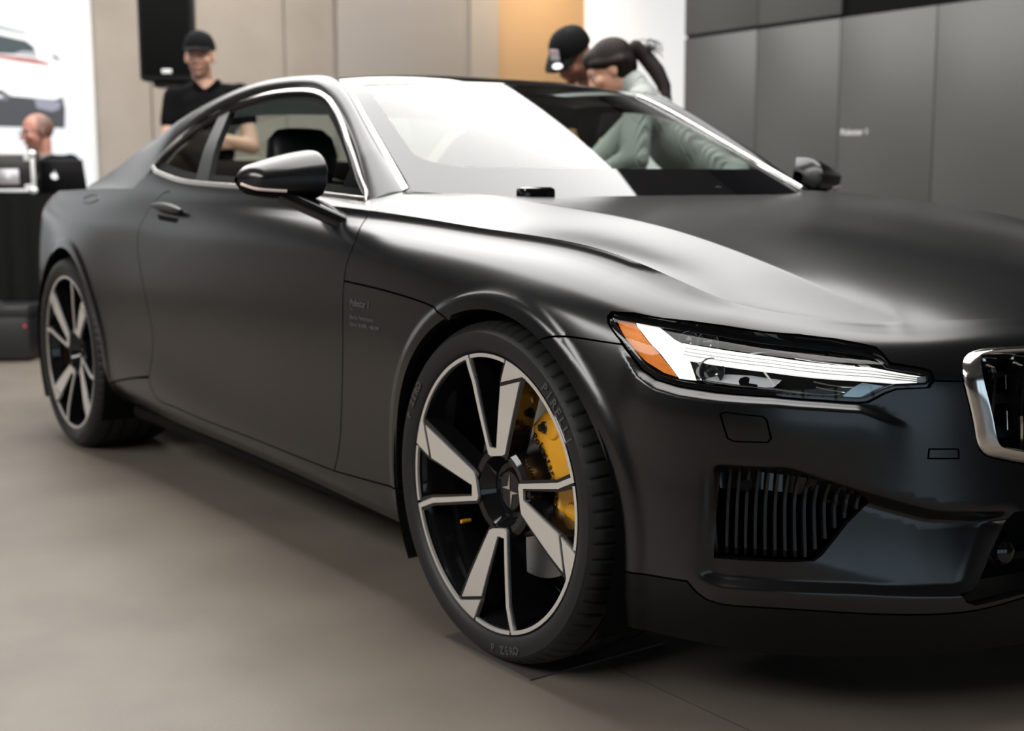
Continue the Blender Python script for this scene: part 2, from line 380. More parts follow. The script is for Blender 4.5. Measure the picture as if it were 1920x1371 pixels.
def _hood_pts():
    j = np.array([q for q in JK if q[0] >= -.95]); ss = np.linspace(-.655, 1.25, 44)
    Jd = nat_spline(j[:,0], j[:,1:], ss)
    xb = np.array([-.80,-.67,-.454,-.225,.139,.319,.44,.54,.60]); zb = np.array([.953,.947,.940,.920,.875,.829,.791,.752,.728])
    xx = np.linspace(-.80, .60, 30); zB = nat_spline(xb, zb, xx); yB = np.interp(xx, _cbx, _cby)
    B = np.stack([xx, yB, zB], 1)
    xc = np.array([-.80,-.35,0,.3,.5,.62,.71]); C0 = nat_spline(xc, np.array([.951,.930,.897,.850,.802,.760,.714]), np.linspace(-.80,.71,20)); Cn = np.stack([np.linspace(-.80,.71,20), 0*C0, C0], 1)
    xm = np.linspace(-.80, .56, 16); Mz = nat_spline(np.array([-.80,-.2,.2,.45,.58]), np.array([.950,.918,.869,.809,.764]), xm); Mn = np.stack([xm, np.interp(xm, [-.8,.2,.58],[.32,.30,.26]), Mz], 1)
    # band between hood crease and shoulder: flat valley beside the shoulder further forward
    xs = np.linspace(-.50, .30, 14); jj = Jd[Jd[:,0].argsort()]; k = Jd[:,1] > .6
    hwJ = np.interp(xs, Jd[k][:,0], Jd[k][:,1]); zJ = np.interp(xs, Jd[k][:,0], Jd[k][:,2]); yb = np.interp(xs, xx, yB); zb_ = np.interp(xs, xx, zB)
    f = .66; dz = np.interp(xs, [-.5,-.25,.0,.2,.32], [.002,.0015,-.002,-.0035,-.003]); Bd = np.stack([xs, yb + (hwJ-yb)*f, zb_ + (zJ-zb_)*f + dz], 1)
    foot = np.array([(-.655,.838,.911),(-.66,.805,.925),(-.66,.775,.939),(-.665,.73,.944),(-.60,.805,.918),(-.60,.765,.931),(-.54,.775,.923)])
    return np.vstack([Jd, B, Cn, Mn, Bd, foot])
_hp = _hood_pts(); _hp = np.vstack([_hp, _hp[_hp[:,1] > 1e-6]*[1,-1,1]])
def _tps(r2): return np.where(r2 > 1e-12, .5*r2*np.log(np.maximum(r2, 1e-12)), 0)
def _fit_hood():
    P = _hp[:, :2]; n = len(P)
    K = _tps(((P[:,None]-P[None])**2).sum(-1)) + np.eye(n)*1.5e-4
    Q = np.hstack([np.ones((n,1)), P])
    A = np.block([[K, Q],[Q.T, np.zeros((3,3))]])
    return np.linalg.solve(A, np.concatenate([_hp[:,2]-kink(P[:,0],P[:,1]), np.zeros(3)]))
_hw = _fit_hood()
def hood_z(x, y):
    x = np.atleast_1d(np.asarray(x, float)); y = np.atleast_1d(np.asarray(y, float)); P = _hp[:, :2]
    out = np.zeros(x.shape)
    for i in range(0, x.size, 4000):
        xs = x.ravel()[i:i+4000]; ys = y.ravel()[i:i+4000]
        K = _tps((xs[:,None]-P[:,0])**2 + (ys[:,None]-P[:,1])**2)
        out.ravel()[i:i+4000] = K@_hw[:-3] + _hw[-3] + _hw[-2]*xs + _hw[-1]*ys
    return out + kink(x, y)

NS, NV = 1051, 261
S_ax = np.linspace(-4.0, 1.25, NS)
def _gauss(a, sig):
    n = int(3*sig); k = np.exp(-.5*(np.arange(-n, n+1)/sig)**2); k /= k.sum()
    p = np.concatenate([2*a[:1] - a[n:0:-1], a, 2*a[-1:] - a[-2:-n-2:-1]])
    return np.stack([np.convolve(p[:, i], k, 'valid') for i in range(a.shape[1])], 1)
def _dense():
    R = []
    for r in ROWS:
        r = np.array(r); R.append(_gauss(nat_spline(r[:,0], r[:,1:], S_ax), 10))
    R[7:8] = [R[7] + (R[6]-R[7])*.20 + [0, .003, 0], R[7] + (R[8]-R[7])*.16 + [0, .003, 0]]      # tighter shoulder turn
    j = np.array(JK); J = _gauss(nat_spline(j[:,0], j[:,1:], S_ax), 8)
    fr = S_ax >= -.66
    T = np.gradient(J[:, :2], axis=0); T /= np.linalg.norm(T, axis=1)[:, None]
    inn = np.stack([-T[:,1], T[:,0]], 1)       # (x, hw) left normal
    inn[(inn[:,1] > 0)] *= -1
    inn[:,0] = np.where(S_ax > .9, -np.abs(inn[:,0]), inn[:,0])
    G = J.copy()
    G[:, :2] += inn*.035
    Jz = hood_z(J[fr,0], J[fr,1]); w = sstep(-.66, -.60, S_ax[fr])
    J[fr, 2] = Jz*w + J[fr,2]*(1-w)
    G[fr, 2] = hood_z(G[fr,0], G[fr,1]); G[~fr, 2] += .01
    f = np.interp(S_ax, [-4, -3.2, -2.2, -1.2, -.6, .26, .52, 2], [.30, .30, .45, .7, 1, 1, 0, 0])[:, None]
    K = (R[-1] + J)/2*(1 - f) + (J + np.array([0, .006, -.021]))*f
    R += [K, J, G]
    R = np.array(R)                            # rows x NS x 3 (x, hw, z)
    nr = len(R) - 1                            # index of J = nr-1
    c = 1 - sstep(.24, .56, S_ax)              # crease strength along J
    def bsp(rows, v):                          # uniform cubic B-spline, clamped by reflection
        n = len(rows); P = np.concatenate([[2*rows[0]-rows[1]], rows, [2*rows[-1]-rows[-2]]])
        i = min(int(v), n - 2); t = v - i
        w = np.array([(1-t)**3, 3*t**3-6*t*t+4, -3*t**3+3*t*t+3*t+1, t**3])/6
        return sum(w[k]*P[i+k] for k in range(4))
    out = np.zeros((NS, NV, 3)); vv = np.linspace(0, len(R) - 2, NV)
    for k, v in enumerate(vv):
        a = bsp(R[:-1], v); b = bsp(R, v)
        out[:, k] = a*c[:, None] + b*(1 - c)[:, None]
    # pin the top row on J exactly (blend over the last half row)
    w = sstep(len(R)-2-.6, len(R)-2, vv)[None, :, None]
    out = out + w*(R[-2] - out[:, -1])[:, None, :]
    return out
_D = _dense()
AXF = (.008, .345); AXR = (-2.742, .355)
def _flare(D):
    D = D.copy(); x = D[..., 0]; z = D[..., 2]
    for (cx, cz), r1, r0 in ((AXF, .420, .402), (AXR, .43, .410)):
        r = np.hypot(x - cx, z - cz)
        D[..., 1] += .007*sstep(r1, r0, r)*sstep(.62, .45, np.abs(x - cx))*sstep(.7,.9,D[...,1]/.93)
    return D
_D = _flare(_D)
def _shelf(D):
    D = D.copy(); s = S_ax[:, None]; vl = np.concatenate([[0], np.cumsum(np.linalg.norm(np.diff(D[200:950], axis=1), axis=2).mean(0))])[None, :]
    vb = np.interp(s, [.34, .388, .409, .44, .48, .543, .626, .70, .755, .83, .90], [.612, .5675, .545, .530, .527, .532, .542, .543, .541, .505, .48])
    d = vb - vl; fade = sstep(.36, .43, s)*sstep(.86, .74, s)
    out = (.017*sstep(.0, .022, d)*sstep(.20, .04, d))*fade
    n = _normals(D); n = n if n[600, 130, 1] > 0 else -n
    return D + n*out[..., None]*(d > 0)[..., None]
# v axis in metres (mean arc length)
_vl = np.concatenate([[0], np.cumsum(np.linalg.norm(np.diff(_D[200:950], axis=1), axis=2).mean(0))])
V_max = _vl[-1]
def _normals(D):
    du = np.gradient(D, axis=0); dv = np.gradient(D, axis=1); n = np.cross(du, dv)
    n /= np.maximum(np.linalg.norm(n, axis=2), 1e-9)[..., None]
    return n
_D = _shelf(_D)
_N = _normals(_D)     # in (x, hw, z) frame, sign fixed below
if _N[600, 130, 1] < 0: _N = -_N
def side_eval(s, v, side=-1):
    """point and normal of the flank / fascia surface; side=-1 is the car's right flank"""
    s = np.asarray(s, float); v = np.asarray(v, float)
    fi = np.clip((s + 4.0)/5.25*(NS - 1), 0, NS - 1.001); k = np.interp(v, _vl, np.arange(NV)); k = np.clip(k, 0, NV - 1.001)
    i = fi.astype(int); j = k.astype(int); a = (fi - i)[:, None]; b = (k - j)[:, None]
    def bl(D): return (D[i,j]*(1-a)*(1-b) + D[i+1,j]*a*(1-b) + D[i,j+1]*(1-a)*b + D[i+1,j+1]*a*b)
    P = bl(_D); N = bl(_N); N /= np.linalg.norm(N, axis=1)[:, None]
    m = np.array([1, side, 1.0]); return P*m, N*m
def side_inv_xz(x, z):
    """(s, v) of the surface point with given x, z (flank region)"""
    out = []
    for xx, zz in zip(np.atleast_1d(x), np.atleast_1d(z)):
        d = (_D[..., 0] - xx)**2 + (_D[..., 2] - zz)**2; i, j = np.unravel_index(d.argmin(), d.shape)
        out.append(_refine(i, j, lambda P: np.stack([P[...,0]-xx, P[...,2]-zz], -1)))
    return np.array(out)
def _refine(i, j, f):
    i = min(max(i, 1), NS - 2); j = min(max(j, 1), NV - 2)
    F0 = f(_D[i, j]); Fi = (f(_D[i+1, j]) - f(_D[i-1, j]))/2; Fj = (f(_D[i, j+1]) - f(_D[i, j-1]))/2
    try: d = np.linalg.solve(np.stack([Fi, Fj], 1), -F0)
    except np.linalg.LinAlgError: d = np.zeros(2)
    d = np.clip(d, -1.5, 1.5)
    return np.interp(i + d[0], np.arange(NS), S_ax), np.interp(j + d[1], np.arange(NV), _vl)

TR = {
  'hl_top': [[0.3283,0.6488],[0.3694,0.6622],[0.4174,0.6687],[0.4648,0.6745],[0.5176,0.6795],[0.5859,0.6823],[0.6418,0.6902],[0.7056,0.6904],[0.7497,0.6823],[0.7751,0.6754]],
  'hl_in': [[0.7845,0.6634],[0.7982,0.6382],[0.8493,0.6278],[0.8698,0.6194],[0.8749,0.605],[0.8755,0.5904],[0.8677,0.5785]],
  'hl_bot': [[0.8128,0.5754],[0.7948,0.5646],[0.7711,0.5433],[0.7548,0.5405],[0.6996,0.5424],[0.6262,0.541],[0.5433,0.5318],[0.4801,0.5267],[0.4397,0.5292],[0.41,0.544],[0.3893,0.5672],[0.3628,0.598],[0.332,0.6246],[0.3258,0.6377]],
  'drl_bar': [[0.4639,0.6315],[0.6056,0.6372],[0.7727,0.6331],[0.8453,0.6138],[0.8644,0.6089],[0.8637,0.5871],[0.7663,0.5973],[0.6118,0.602],[0.4828,0.5939]],
  'drl_t': [[0.3693,0.6583],[0.4115,0.6662],[0.4341,0.649],[0.4502,0.6365],[0.4639,0.6315],[0.4828,0.5939],[0.4931,0.5696],[0.5028,0.547],[0.4737,0.5426],[0.4255,0.6026]],
  'amber': [[0.3359,0.6488],[0.3681,0.6588],[0.4255,0.6026],[0.473,0.5442],[0.4475,0.5466],[0.4111,0.5633],[0.3872,0.5835],[0.3587,0.6173],[0.3394,0.6386]],
  'door_front': [[-0.6554,0.7617],[-0.6538,0.7311],[-0.6125,0.662],[-0.603,0.6132],[-0.6081,0.5805],[-0.61,0.5535],[-0.6134,0.4197],[-0.65,0.2464],[-0.6586,0.1953],[-0.669,0.1547],[-0.6785,0.1249],[-0.6897,0.1026]],
  'door_bot': [[-0.6897,0.1026],[-0.8819,0.0982],[-1.2481,0.0923],[-1.5994,0.0839],[-1.7957,0.0821],[-1.8643,0.0831],[-1.904,0.0969],[-1.9303,0.118],[-1.9446,0.1498]],
  'door_rear': [[-1.9446,0.1498],[-1.9115,0.2237],[-1.8931,0.2805],[-1.8988,0.3507],[-1.9394,0.4489],[-1.9827,0.5105],[-2.0237,0.5715],[-2.0492,0.6275],[-2.048,0.6647],[-2.0408,0.7061],[-2.0172,0.743],[-1.9425,0.7617]],
  'fender_low': [[-0.61,0.5535],[-0.4908,0.5516],[-0.366,0.5497],[-0.2488,0.5457],[-0.1922,0.5404],[-0.1206,0.52]],
  'fender_bump': [[0.1824,0.529],[0.21,0.5455],[0.2433,0.5573],[0.2945,0.5709],[0.3686,0.589]],
  'lowpanel_bot': [[-0.6897,0.1026],[-0.5441,0.1147],[-0.3682,0.1269]],
  'sill_rear': [[-1.9446,0.1498],[-2.3145,0.1327]],
  'grille': [[0.928,0.6115],[0.9293,0.6381],[0.9377,0.6583],[0.9579,0.6702],[1.0074,0.6753],[1.0416,0.6746]],
  'grille_b': [[1.0276,0.3951],[0.9879,0.4104],[0.9685,0.4203],[0.9597,0.4333],[0.9505,0.476],[0.9376,0.5508]],
  'hoodlip': [[0.8755,0.5952],[0.9031,0.5941],[0.928,0.5913]],
  'washer': [[0.5512,0.4872],[0.5588,0.4934],[0.6153,0.4961],[0.6225,0.4895],[0.6329,0.4534],[0.629,0.4441],[0.5767,0.4373],[0.5672,0.4418]],
  'tow': [[0.8755,0.4399],[0.9218,0.4369],[0.9245,0.4323],[0.9248,0.4171],[0.8744,0.4205]],
  'mesh': [[0.5607,0.3655],[0.6174,0.3755],[0.6816,0.3737],[0.7287,0.3728],[0.7606,0.3573],[0.7844,0.342],[0.7946,0.3305],[0.7588,0.291],[0.712,0.2245],[0.6997,0.2128],[0.6606,0.207],[0.5446,0.197]],
  'pocket': [[0.5607,0.3665],[0.6656,0.3795],[0.7922,0.3326],[0.8907,0.3122],[1.014,0.2968],[0.9378,0.1473],[0.9165,0.1408],[0.7503,0.1524],[0.6096,0.1483],[0.5477,0.1444],[0.5184,0.1585],[0.5416,0.2915]],
  'bladeo': [[0.5608,0.3623],[0.5418,0.302],[0.5119,0.2007],[0.4982,0.1423],[0.5246,0.1109],[0.5916,0.105],[0.7496,0.1074],[0.8798,0.1019],[0.939,0.103],[1.0114,0.117]],
  'intake_edge': [[1.014,0.2968],[0.9777,0.2284],[0.9449,0.1577],[0.9335,0.1456],[0.9165,0.1408]],
  'text': [[-0.5754,0.5096],[-0.4699,0.5006]],
  'fuel': [[-2.8372,0.7372],[-2.6118,0.7283],[-2.5089,0.7019],[-2.495,0.6771],[-2.6813,0.6722]],
  'handle': [[-2.0089,0.7079],[-1.7478,0.7133],[-1.7193,0.6721],[-1.9302,0.6592]],
  'proj1': [[0.4622,0.6572]],
  'proj2': [[0.4924,0.667]],
  'proj3': [[0.5148,0.5809]],
  'bowl': [[0.514,0.5549],[0.5349,0.5737],[0.5467,0.5818],[0.5791,0.5912],[0.5978,0.6006],[0.619,0.6],[0.6365,0.5959],[0.633,0.5797],[0.6248,0.5644],[0.5934,0.5577],[0.5398,0.5509]],
  'hook': [[0.5674,0.5651],[0.5685,0.5735],[0.5761,0.5793],[0.5827,0.577],[0.5842,0.5647],[0.5978,0.5644],[0.6,0.5551],[0.573,0.554]],
  'bowlspike': [[0.5978,0.6006],[0.6027,0.5989],[0.6272,0.5671],[0.6231,0.5652]],
  'slat': [[0.5512,0.6413],[0.5613,0.6802],[0.5856,0.6822],[0.5791,0.6541],[0.5719,0.6455]],
  'blade1': [[0.7039,0.6847],[0.7191,0.6837],[0.7407,0.6706],[0.7583,0.6507],[0.7727,0.6347],[0.7546,0.6369],[0.732,0.6623]],
  'blade2': [[0.7328,0.5564],[0.7471,0.5793],[0.7593,0.5906],[0.7773,0.5873],[0.7973,0.5824],[0.785,0.5667],[0.7668,0.5523],[0.7429,0.5501]],
  'fin1': [[0.648,0.6593],[0.6991,0.6548],[0.7318,0.6552]],
  'fin2': [[0.6441,0.648],[0.7073,0.6435],[0.7448,0.641]],
  'fin3': [[0.6815,0.5873],[0.7147,0.5804],[0.7487,0.5789]],
  'fin4': [[0.6882,0.5742],[0.7126,0.5687],[0.7357,0.5658]],
  'fin5': [[0.562,0.6364],[0.5946,0.6549],[0.625,0.665],[0.6546,0.6705],[0.6955,0.6759]],
  'lowline': [[0.5021,0.5509],[0.5696,0.5554],[0.6454,0.559],[0.6672,0.5578],[0.7061,0.5559],[0.7293,0.5596]],
  'barend': [[0.8505,0.6079],[0.8661,0.6119],[0.8672,0.5863],[0.8517,0.5873]],
  'handle_l': [[-1.9981,0.7],[-1.8728,0.6982],[-1.7407,0.6897]],
  'recess': [[-1.948,0.6768],[-1.7615,0.6707],[-1.7666,0.6565],[-1.9171,0.66]],
  'text_p': [[-0.5723,0.5016]],
  'fuel_c': [[-2.6493,0.7051]],
  'tail': [[-3.1317,0.7118],[-2.9484,0.6271],[-2.8735,0.5457]],
}
# ---------------------------------------------------------------- pocket in the bumper corner
def arr(k): return [tuple(p) for p in TR[k]]
PK = [(.548, .382), (.666, .393), (.800, .345)] + arr('pocket')[3:]
def _pocket():
    global _D, _N
    S, Vv = np.meshgrid(S_ax, _vl, indexing='ij'); msk = (S > .45) & (S < 1.1) & (Vv < .42)
    pt = np.stack([S[msk], Vv[msk]], 1); poly = np.array(PK)
    ins = inpoly(pt, poly); d = pdist(pt, poly)*ins
    # distance from the top edge alone grows slowly so the face dives from the crease
    top = np.array(PK)[1:5]; yt = np.interp(pt[:,0], top[:,0], top[:,1])
    a = sstep(0, .012, d)*(.040 - .026*np.clip((yt - pt[:,1])/.17, 0, 1))*ins
    A = np.zeros(S.shape); A[msk] = a; k5 = np.array([1, 4, 6, 4, 1.])/16
    for _ in range(2):
        for ax_ in (0, 1): A = sum(w*np.roll(A, q-2, axis=ax_) for q, w in enumerate(k5))
    _D = _D - _N*A[..., None]; _N = _normals(_D)
    if _N[600, 130, 1] < 0: _N = -_N
_pocket()
VM = V_max
# ---------------------------------------------------------------- the car
CAR = empty('coupe_car', (0, 0, 0))
tag(CAR, 'matte black two-door coupe with gold brake calipers parked in the showroom', 'car')
CARV = Vector((0, 0, 0))
def car_fix(o):          # parts are modelled in world coordinates; shift into the car's own frame
    o.location = o.location - CARV; return o
def ev_side(side, off=0):
    def f(p):
        P, N = side_eval(p[:,0], p[:,1], side); return P, N
    return f
def ev_hood(p):
    x, y = p[:,0], p[:,1]; e = .0015; z = hood_z(x, y)
    dx = (hood_z(x+e, y) - hood_z(x-e, y))/(2*e); dy = (hood_z(x, y+e) - hood_z(x, y-e))/(2*e)
    N = np.stack([-dx, -dy, np.ones_like(x)], 1); N /= np.linalg.norm(N, axis=1)[:, None]
    return np.stack([x, y, z], 1), N
def join_objs(name, obs, parent):
    """join meshes built in world space, keeping custom normals"""
    V = []; F = []; NN = []; k = 0
    for o in obs:
        me = o.data; vs = [tuple(v.co) for v in me.vertices]; V += vs
        n = np.zeros((len(vs), 3))
        cn = me.corner_normals
        for l, c in zip(me.loops, cn): n[l.vertex_index] = c.vector
        NN += n.tolist(); F += [tuple(i + k for i in p.vertices) for p in me.polygons]; k += len(vs)
    m = obs[0].data.materials[0]
    for o in obs: bpy.data.objects.remove(o)
    return mk(name, V, F, m, parent, normals=NN)
def arc_lip(c, r, p0, p1, cw, n=40):
    """points of the wheel-arch lip in (s, v) between two (s, v) ends"""
    def ang(p):
        P, _ = side_eval([p[0]], [p[1]]); return math.atan2(P[0][2]-c[1], P[0][0]-c[0])
    a0, a1 = ang(p0), ang(p1)
    if cw and a1 > a0: a1 -= 2*math.pi
    if not cw and a1 < a0: a1 += 2*math.pi
    t = np.linspace(a0, a1, n)
    return [tuple(q) for q in side_inv_xz(c[0] + r*np.cos(t), c[1] + r*np.sin(t))]
RL = .376; RLR = .388
GAP = .0022
jl = lambda a, b, n=30: [(s, VM) for s in np.linspace(a, b, n)]
sm = lambda pts, n: [tuple(q) for q in smooth_curve(pts, n)]
df = sm(arr('door_front'), 40); dr = sm(arr('door_rear'), 40)
db = sm(arr('door_bot'), 36)
fl = sm(arr('fender_low'), 14); fb = sm(arr('fender_bump'), 12)
i527 = int(np.argmin([abs(p[1]-.5542) for p in df]))
hlt = arr('hl_top'); hli = arr('hl_in'); hlb = arr('hl_bot')
POLY = {}
POLY['front_fender'] = (jl(df[0][0], .40, 40) + [(.4156, .69)] + hlt[2::-1] + hlb[:-4:-1] + fb[::-1]
    + arc_lip(AXF, RL, fb[0], fl[-1], False, 30)[1:-1] + fl[::-1] + df[i527-1:0:-1])
lip_low = arc_lip(AXF, RL, fl[-1], TR['lowpanel_bot'][-1], False, 40)
POLY['fender_side_panel'] = fl + lip_low[1:-1] + [lip_low[-1]] + arr('lowpanel_bot')[1::-1] + df[-2:i527:-1]
POLY['door'] = df + db[1:] + dr[1:] + jl(dr[-1][0], df[0][0], 50)[1:-1]
ra0 = side_inv_xz([AXR[0]+RLR*.985], [AXR[1]-.07])[0]; ra1 = side_inv_xz([AXR[0]-RLR*.80], [AXR[1]-RLR*.52])[0]
lip_r = arc_lip(AXR, RLR, tuple(ra0), tuple(ra1), False, 50)
POLY['rear_quarter'] = dr + jl(dr[-1][0], -3.38, 40)[1:] + [(-3.40, .66), (-3.42, .55), (-3.40, .42), (-3.30, .36), (-3.12, .33)] + [p for p in lip_r[::-1] if p[1] > .31 or p[0] > -2.7] + [db[-1]]
_lr = [p for p in lip_r[::-1] if not (p[1] > .31 or p[0] > -2.7)]
POLY['rear_bumper'] = [(-3.12, .33), (-3.30, .36), (-3.40, .42), (-3.42, .55), (-3.40, .66), (-3.38, VM)] + jl(-3.38, -4.0, 20)[1:] + [(-4.0, 0), (-3.15, 0)] + _lr
POLY['sill'] = [lip_low[-1]] + arr('lowpanel_bot')[1::-1] + db[1:] + [tuple(ra0)] + [(ra0[0]-.01, .06), (ra0[0]+.05, 0)] + [(-.37, 0)]
bl = sm(arr('bladeo')[3:], 24)
bump_out = fb + hlb[-5::-1] + [hli[-1]] + [tuple(TR['hoodlip'][0]), tuple(TR['hoodlip'][2])] + [tuple(p) for p in TR['grille_b'][::-1]] + [(1.12, .377), (1.25, .372)]
bump_out += [(1.25, .288), (1.12, .290)] + arr('intake_edge') + [(.925, .124), (.939, .116), (1.0114, .128), (1.25, .138), (1.25, .126)]
lip_f = arc_lip(AXF, RL, fb[0], tuple(side_inv_xz([AXF[0]+RL*.985], [AXF[1]-.065])[0]), True, 30)
POLY['front_bumper'] = bump_out + [tuple(p) for p in bl[::-1]] + lip_f[::-1][:-1]
POLY['front_lip'] = [lip_f[-1]] + [tuple(p) for p in bl] + [(1.25, .126), (1.25, 0), (.335, 0)]
HOLES = {'front_bumper': [arr('washer'), arr('tow'), arr('mesh')]}
M_LIP = mat('satin_black_lip', (.004,.004,.0045), .32, spec=.25)
SP = {'front_fender': .016, 'fender_side_panel': .016, 'door': .024, 'rear_quarter': .03, 'rear_bumper': .05, 'sill': .03, 'front_bumper': .014, 'front_lip': .02}
def _arcs(c, radii, n):
    t = np.linspace(-.35, math.pi+.35, n); return np.vstack([side_inv_xz(c[0] + r*np.cos(t), c[1] + r*np.sin(t)) for r in radii])
EXF = _arcs(AXF, (.390, .397, .404, .411, .418, .426), 110); EXR = _arcs(AXR, (.400, .408, .416, .424, .433), 60)
_pk = resample(PK, .009); EXP = np.vstack([inset(_pk, d) for d in (-.010, -.006, -.002, .002, .006, .010, .014, .018, .023)])
_vb = np.interp(np.linspace(.36,.86,60), [.34,.388,.409,.44,.48,.543,.626,.70,.755,.83,.90], [.612,.5675,.545,.530,.527,.532,.542,.543,.541,.505,.48])
EXS = np.vstack([np.stack([np.linspace(.36,.86,60), _vb - d], 1) for d in (.001,.005,.009,.013,.017,.021,.026,.032,.04)])
EXTRA = {'front_fender': EXF, 'fender_side_panel': EXF, 'front_bumper': np.vstack([EXF, EXP, EXS]), 'rear_quarter': EXR}
for side in (-1, 1):
    for nme, pol in POLY.items():
        ev = ev_side(side); h = SP[nme]*(1 if side < 0 else 1.6)
        hol = [inset(q, -GAP*.6) for q in HOLES.get(nme, [])]
        ip = inset(pol, GAP); pa = np.array(pol); keep = (pa[:,1] > VM - 1e-6)
        if nme == 'front_fender': keep |= (np.abs(pa[:,0] - .4156) < .012) & (pa[:,1] > .66)
        ip[keep] = pa[keep]
        o = sheet(nme, ip, h, ev, M_LIP if nme == 'front_lip' else M_PAINT, CAR, holes=hol, flange=.02, extra=EXTRA.get(nme) if side < 0 else None)
        o['side_tmp'] = side
        if nme in ('front_bumper', 'front_lip', 'rear_bumper'): o.name = nme + '_half'
for nme in ('front_bumper', 'front_lip', 'rear_bumper'):
    hs = [o for o in CAR.children if o.name.startswith(nme + '_half')]
    join_objs(nme, hs, CAR)
for o in CAR.children:
    if 'side_tmp' in o: del o['side_tmp']
BUMPER = [o for o in CAR.children if o.name == 'front_bumper'][0]
part = lambda n: [o for o in CAR.children if o.name.split('.')[0] == n]
# hood: top field + front roll-over strips
tt = np.linspace(-.655, 1.25, 120)
Jp, _ = side_eval(tt, np.full(120, VM), -1)
right = [(p[0], p[1]) for p in Jp]
cowl = [(-.66, -.835), (-.668, -.80), (-.668, -.74), (-.645, -.6), (-.59, -.3), (-.57, 0)]
cw = sm(cowl + [(-x_, -y_) if 0 else (x_, -y_) for x_, y_ in cowl[-2::-1]], 40)
hood_poly = right + [(x_, -y_) for x_, y_ in right[-2::-1]] + cw[::-1]
_cx = np.linspace(-.62, .66, 130); _cy = np.interp(_cx, _cbx, _cby); EXC = []
for sg in (-1, 1):
    for d in (-.010, -.004, 0, .004, .010): EXC.append(np.stack([_cx, sg*(_cy + d)], 1))
ho = [sheet('h0', hood_poly, .018, ev_hood, M_PAINT, CAR, flange=0, extra=np.vstack(EXC))]
strip = jl(.40, 1.25, 40) + [(1.25, .682), (1.12, .680)] + [tuple(p) for p in TR['grille'][::-1]] + [tuple(TR['hoodlip'][2]), tuple(TR['hoodlip'][0])] + hli[::-1][2:] + hlt[:1:-1] + [(.4156, .69)]
for side in (-1, 1):
    p = np.array(strip); q = inset(p, GAP); q[:40] = p[:40]; q[np.abs(p[:,0]-1.25) < 1e-6, 0] = 1.25; kk = (np.abs(p[:,0] - .4156) < .012) & (p[:,1] > .66); q[kk] = p[kk]
    ho.append(sheet('h1', q, .014, ev_side(side), M_PAINT, CAR, flange=.02))
HOOD = join_objs('hood', ho, CAR)
# ---------------------------------------------------------------- greenhouse
DK = np.array([(-.740,.802,.929),(-.89,.752,1.023),(-1.035,.703,1.111),(-1.235,.655,1.205),(-1.478,.62,1.241),(-1.757,.63,1.240),(-2.004,.67,1.198),(-2.161,.74,1.115),(-2.225,.80,1.028),(-2.30,.828,.98),(-2.52,.838,.960),(-2.95,.828,.950)])
RK = np.array([(-.699,.72,.949),(-.893,.67,1.052),(-1.092,.62,1.158),(-1.300,.568,1.256),(-1.50,.548,1.283),(-1.80,.550,1.287),(-2.10,.575,1.258),(-2.42,.612,1.195),(-2.60,.645,1.138),(-2.74,.68,1.083),(-2.88,.715,1.025),(-3.02,.76,.972)])
CK = np.array([(-.43,0,.925),(-.69,0,1.043),(-.95,0,1.160),(-1.22,0,1.277),(-1.48,0,1.311),(-1.80,0,1.318),(-2.12,0,1.294),(-2.46,0,1.225),(-2.66,0,1.165),(-2.82,0,1.105),(-2.96,0,1.045),(-3.10,0,.985)])
NT = 133; tq = np.linspace(0, 11, NT)
Dc = nat_spline(np.arange(12), DK, tq); Rc = nat_spline(np.arange(12), RK, tq); Cc = nat_spline(np.arange(12), CK, tq)
_k = tq > 8.8; _Jr, _ = side_eval(Dc[_k, 0], np.full(_k.sum(), VM), 1); _w = sstep(8.8, 9.2, tq[_k])[:, None]; Dc[_k] = Dc[_k]*(1-_w) + (_Jr - [0, 0, .001])*_w
# the lower edge of the rail must sit on the belt / haunch behind the quarter window
def gl_tap(x): return np.interp(-np.asarray(x), [.70,.80,.90,1.03,1.16,1.3], [.056,.049,.04,.028,.008,0])
def gl_hw(z, x=-2): return -gl_tap(x) + np.interp(z, [.90,.93,.98,1.028,1.075,1.115,1.16,1.205,1.241,1.30], [.862,.851,.828,.797,.765,.733,.694,.655,.623,.57])
SD = np.array([1.0, -1, 1])
def rail(side, nm='roof_rail'):
    rows = []; bulge = np.interp(tq, [0, 1, 3, 5, 7, 8.5, 10, 11], [.010, .022, .030, .031, .026, .010, -.012, -.01])
    n = np.cross(np.gradient(Dc, axis=0), Rc - Dc); n /= np.linalg.norm(n, axis=1)[:, None]
    n = np.where((n[:, 1] + n[:, 2] < 0)[:, None], -n, n)
    for w in np.linspace(0, 1, 15):
        P = Dc*(1-w) + Rc*w + n*(bulge*4*w*(1-w))[:, None]; rows.append(P*[1, side, 1])
    rows = [rows[0] - n*[1, side, 1]*.012] + rows + [rows[-1] - n*[1, side, 1]*.010]
    return loft(nm, rows, M_PAINT, CAR, flip=side > 0, angle=60)
for s_ in (-1, 1): rail(s_)
def cross_sheet(name, t0, t1, m, inset_=0, nt=30, ny=33, power=2.9, drop=0, parent=CAR):
    t = np.linspace(t0, t1, nt); R_ = nat_spline(np.arange(12), RK, t); C_ = nat_spline(np.arange(12), CK, t)
    rows = []
    for i in range(nt):
        y = np.linspace(-1, 1, ny)*(R_[i,1] - inset_); a = np.abs(y/R_[i,1])**power
        rows.append(np.stack([C_[i,0] + (R_[i,0]-C_[i,0])*a, y, C_[i,2] + (R_[i,2]-C_[i,2])*a - drop], 1))
    return loft(name, rows, m, parent, angle=80)
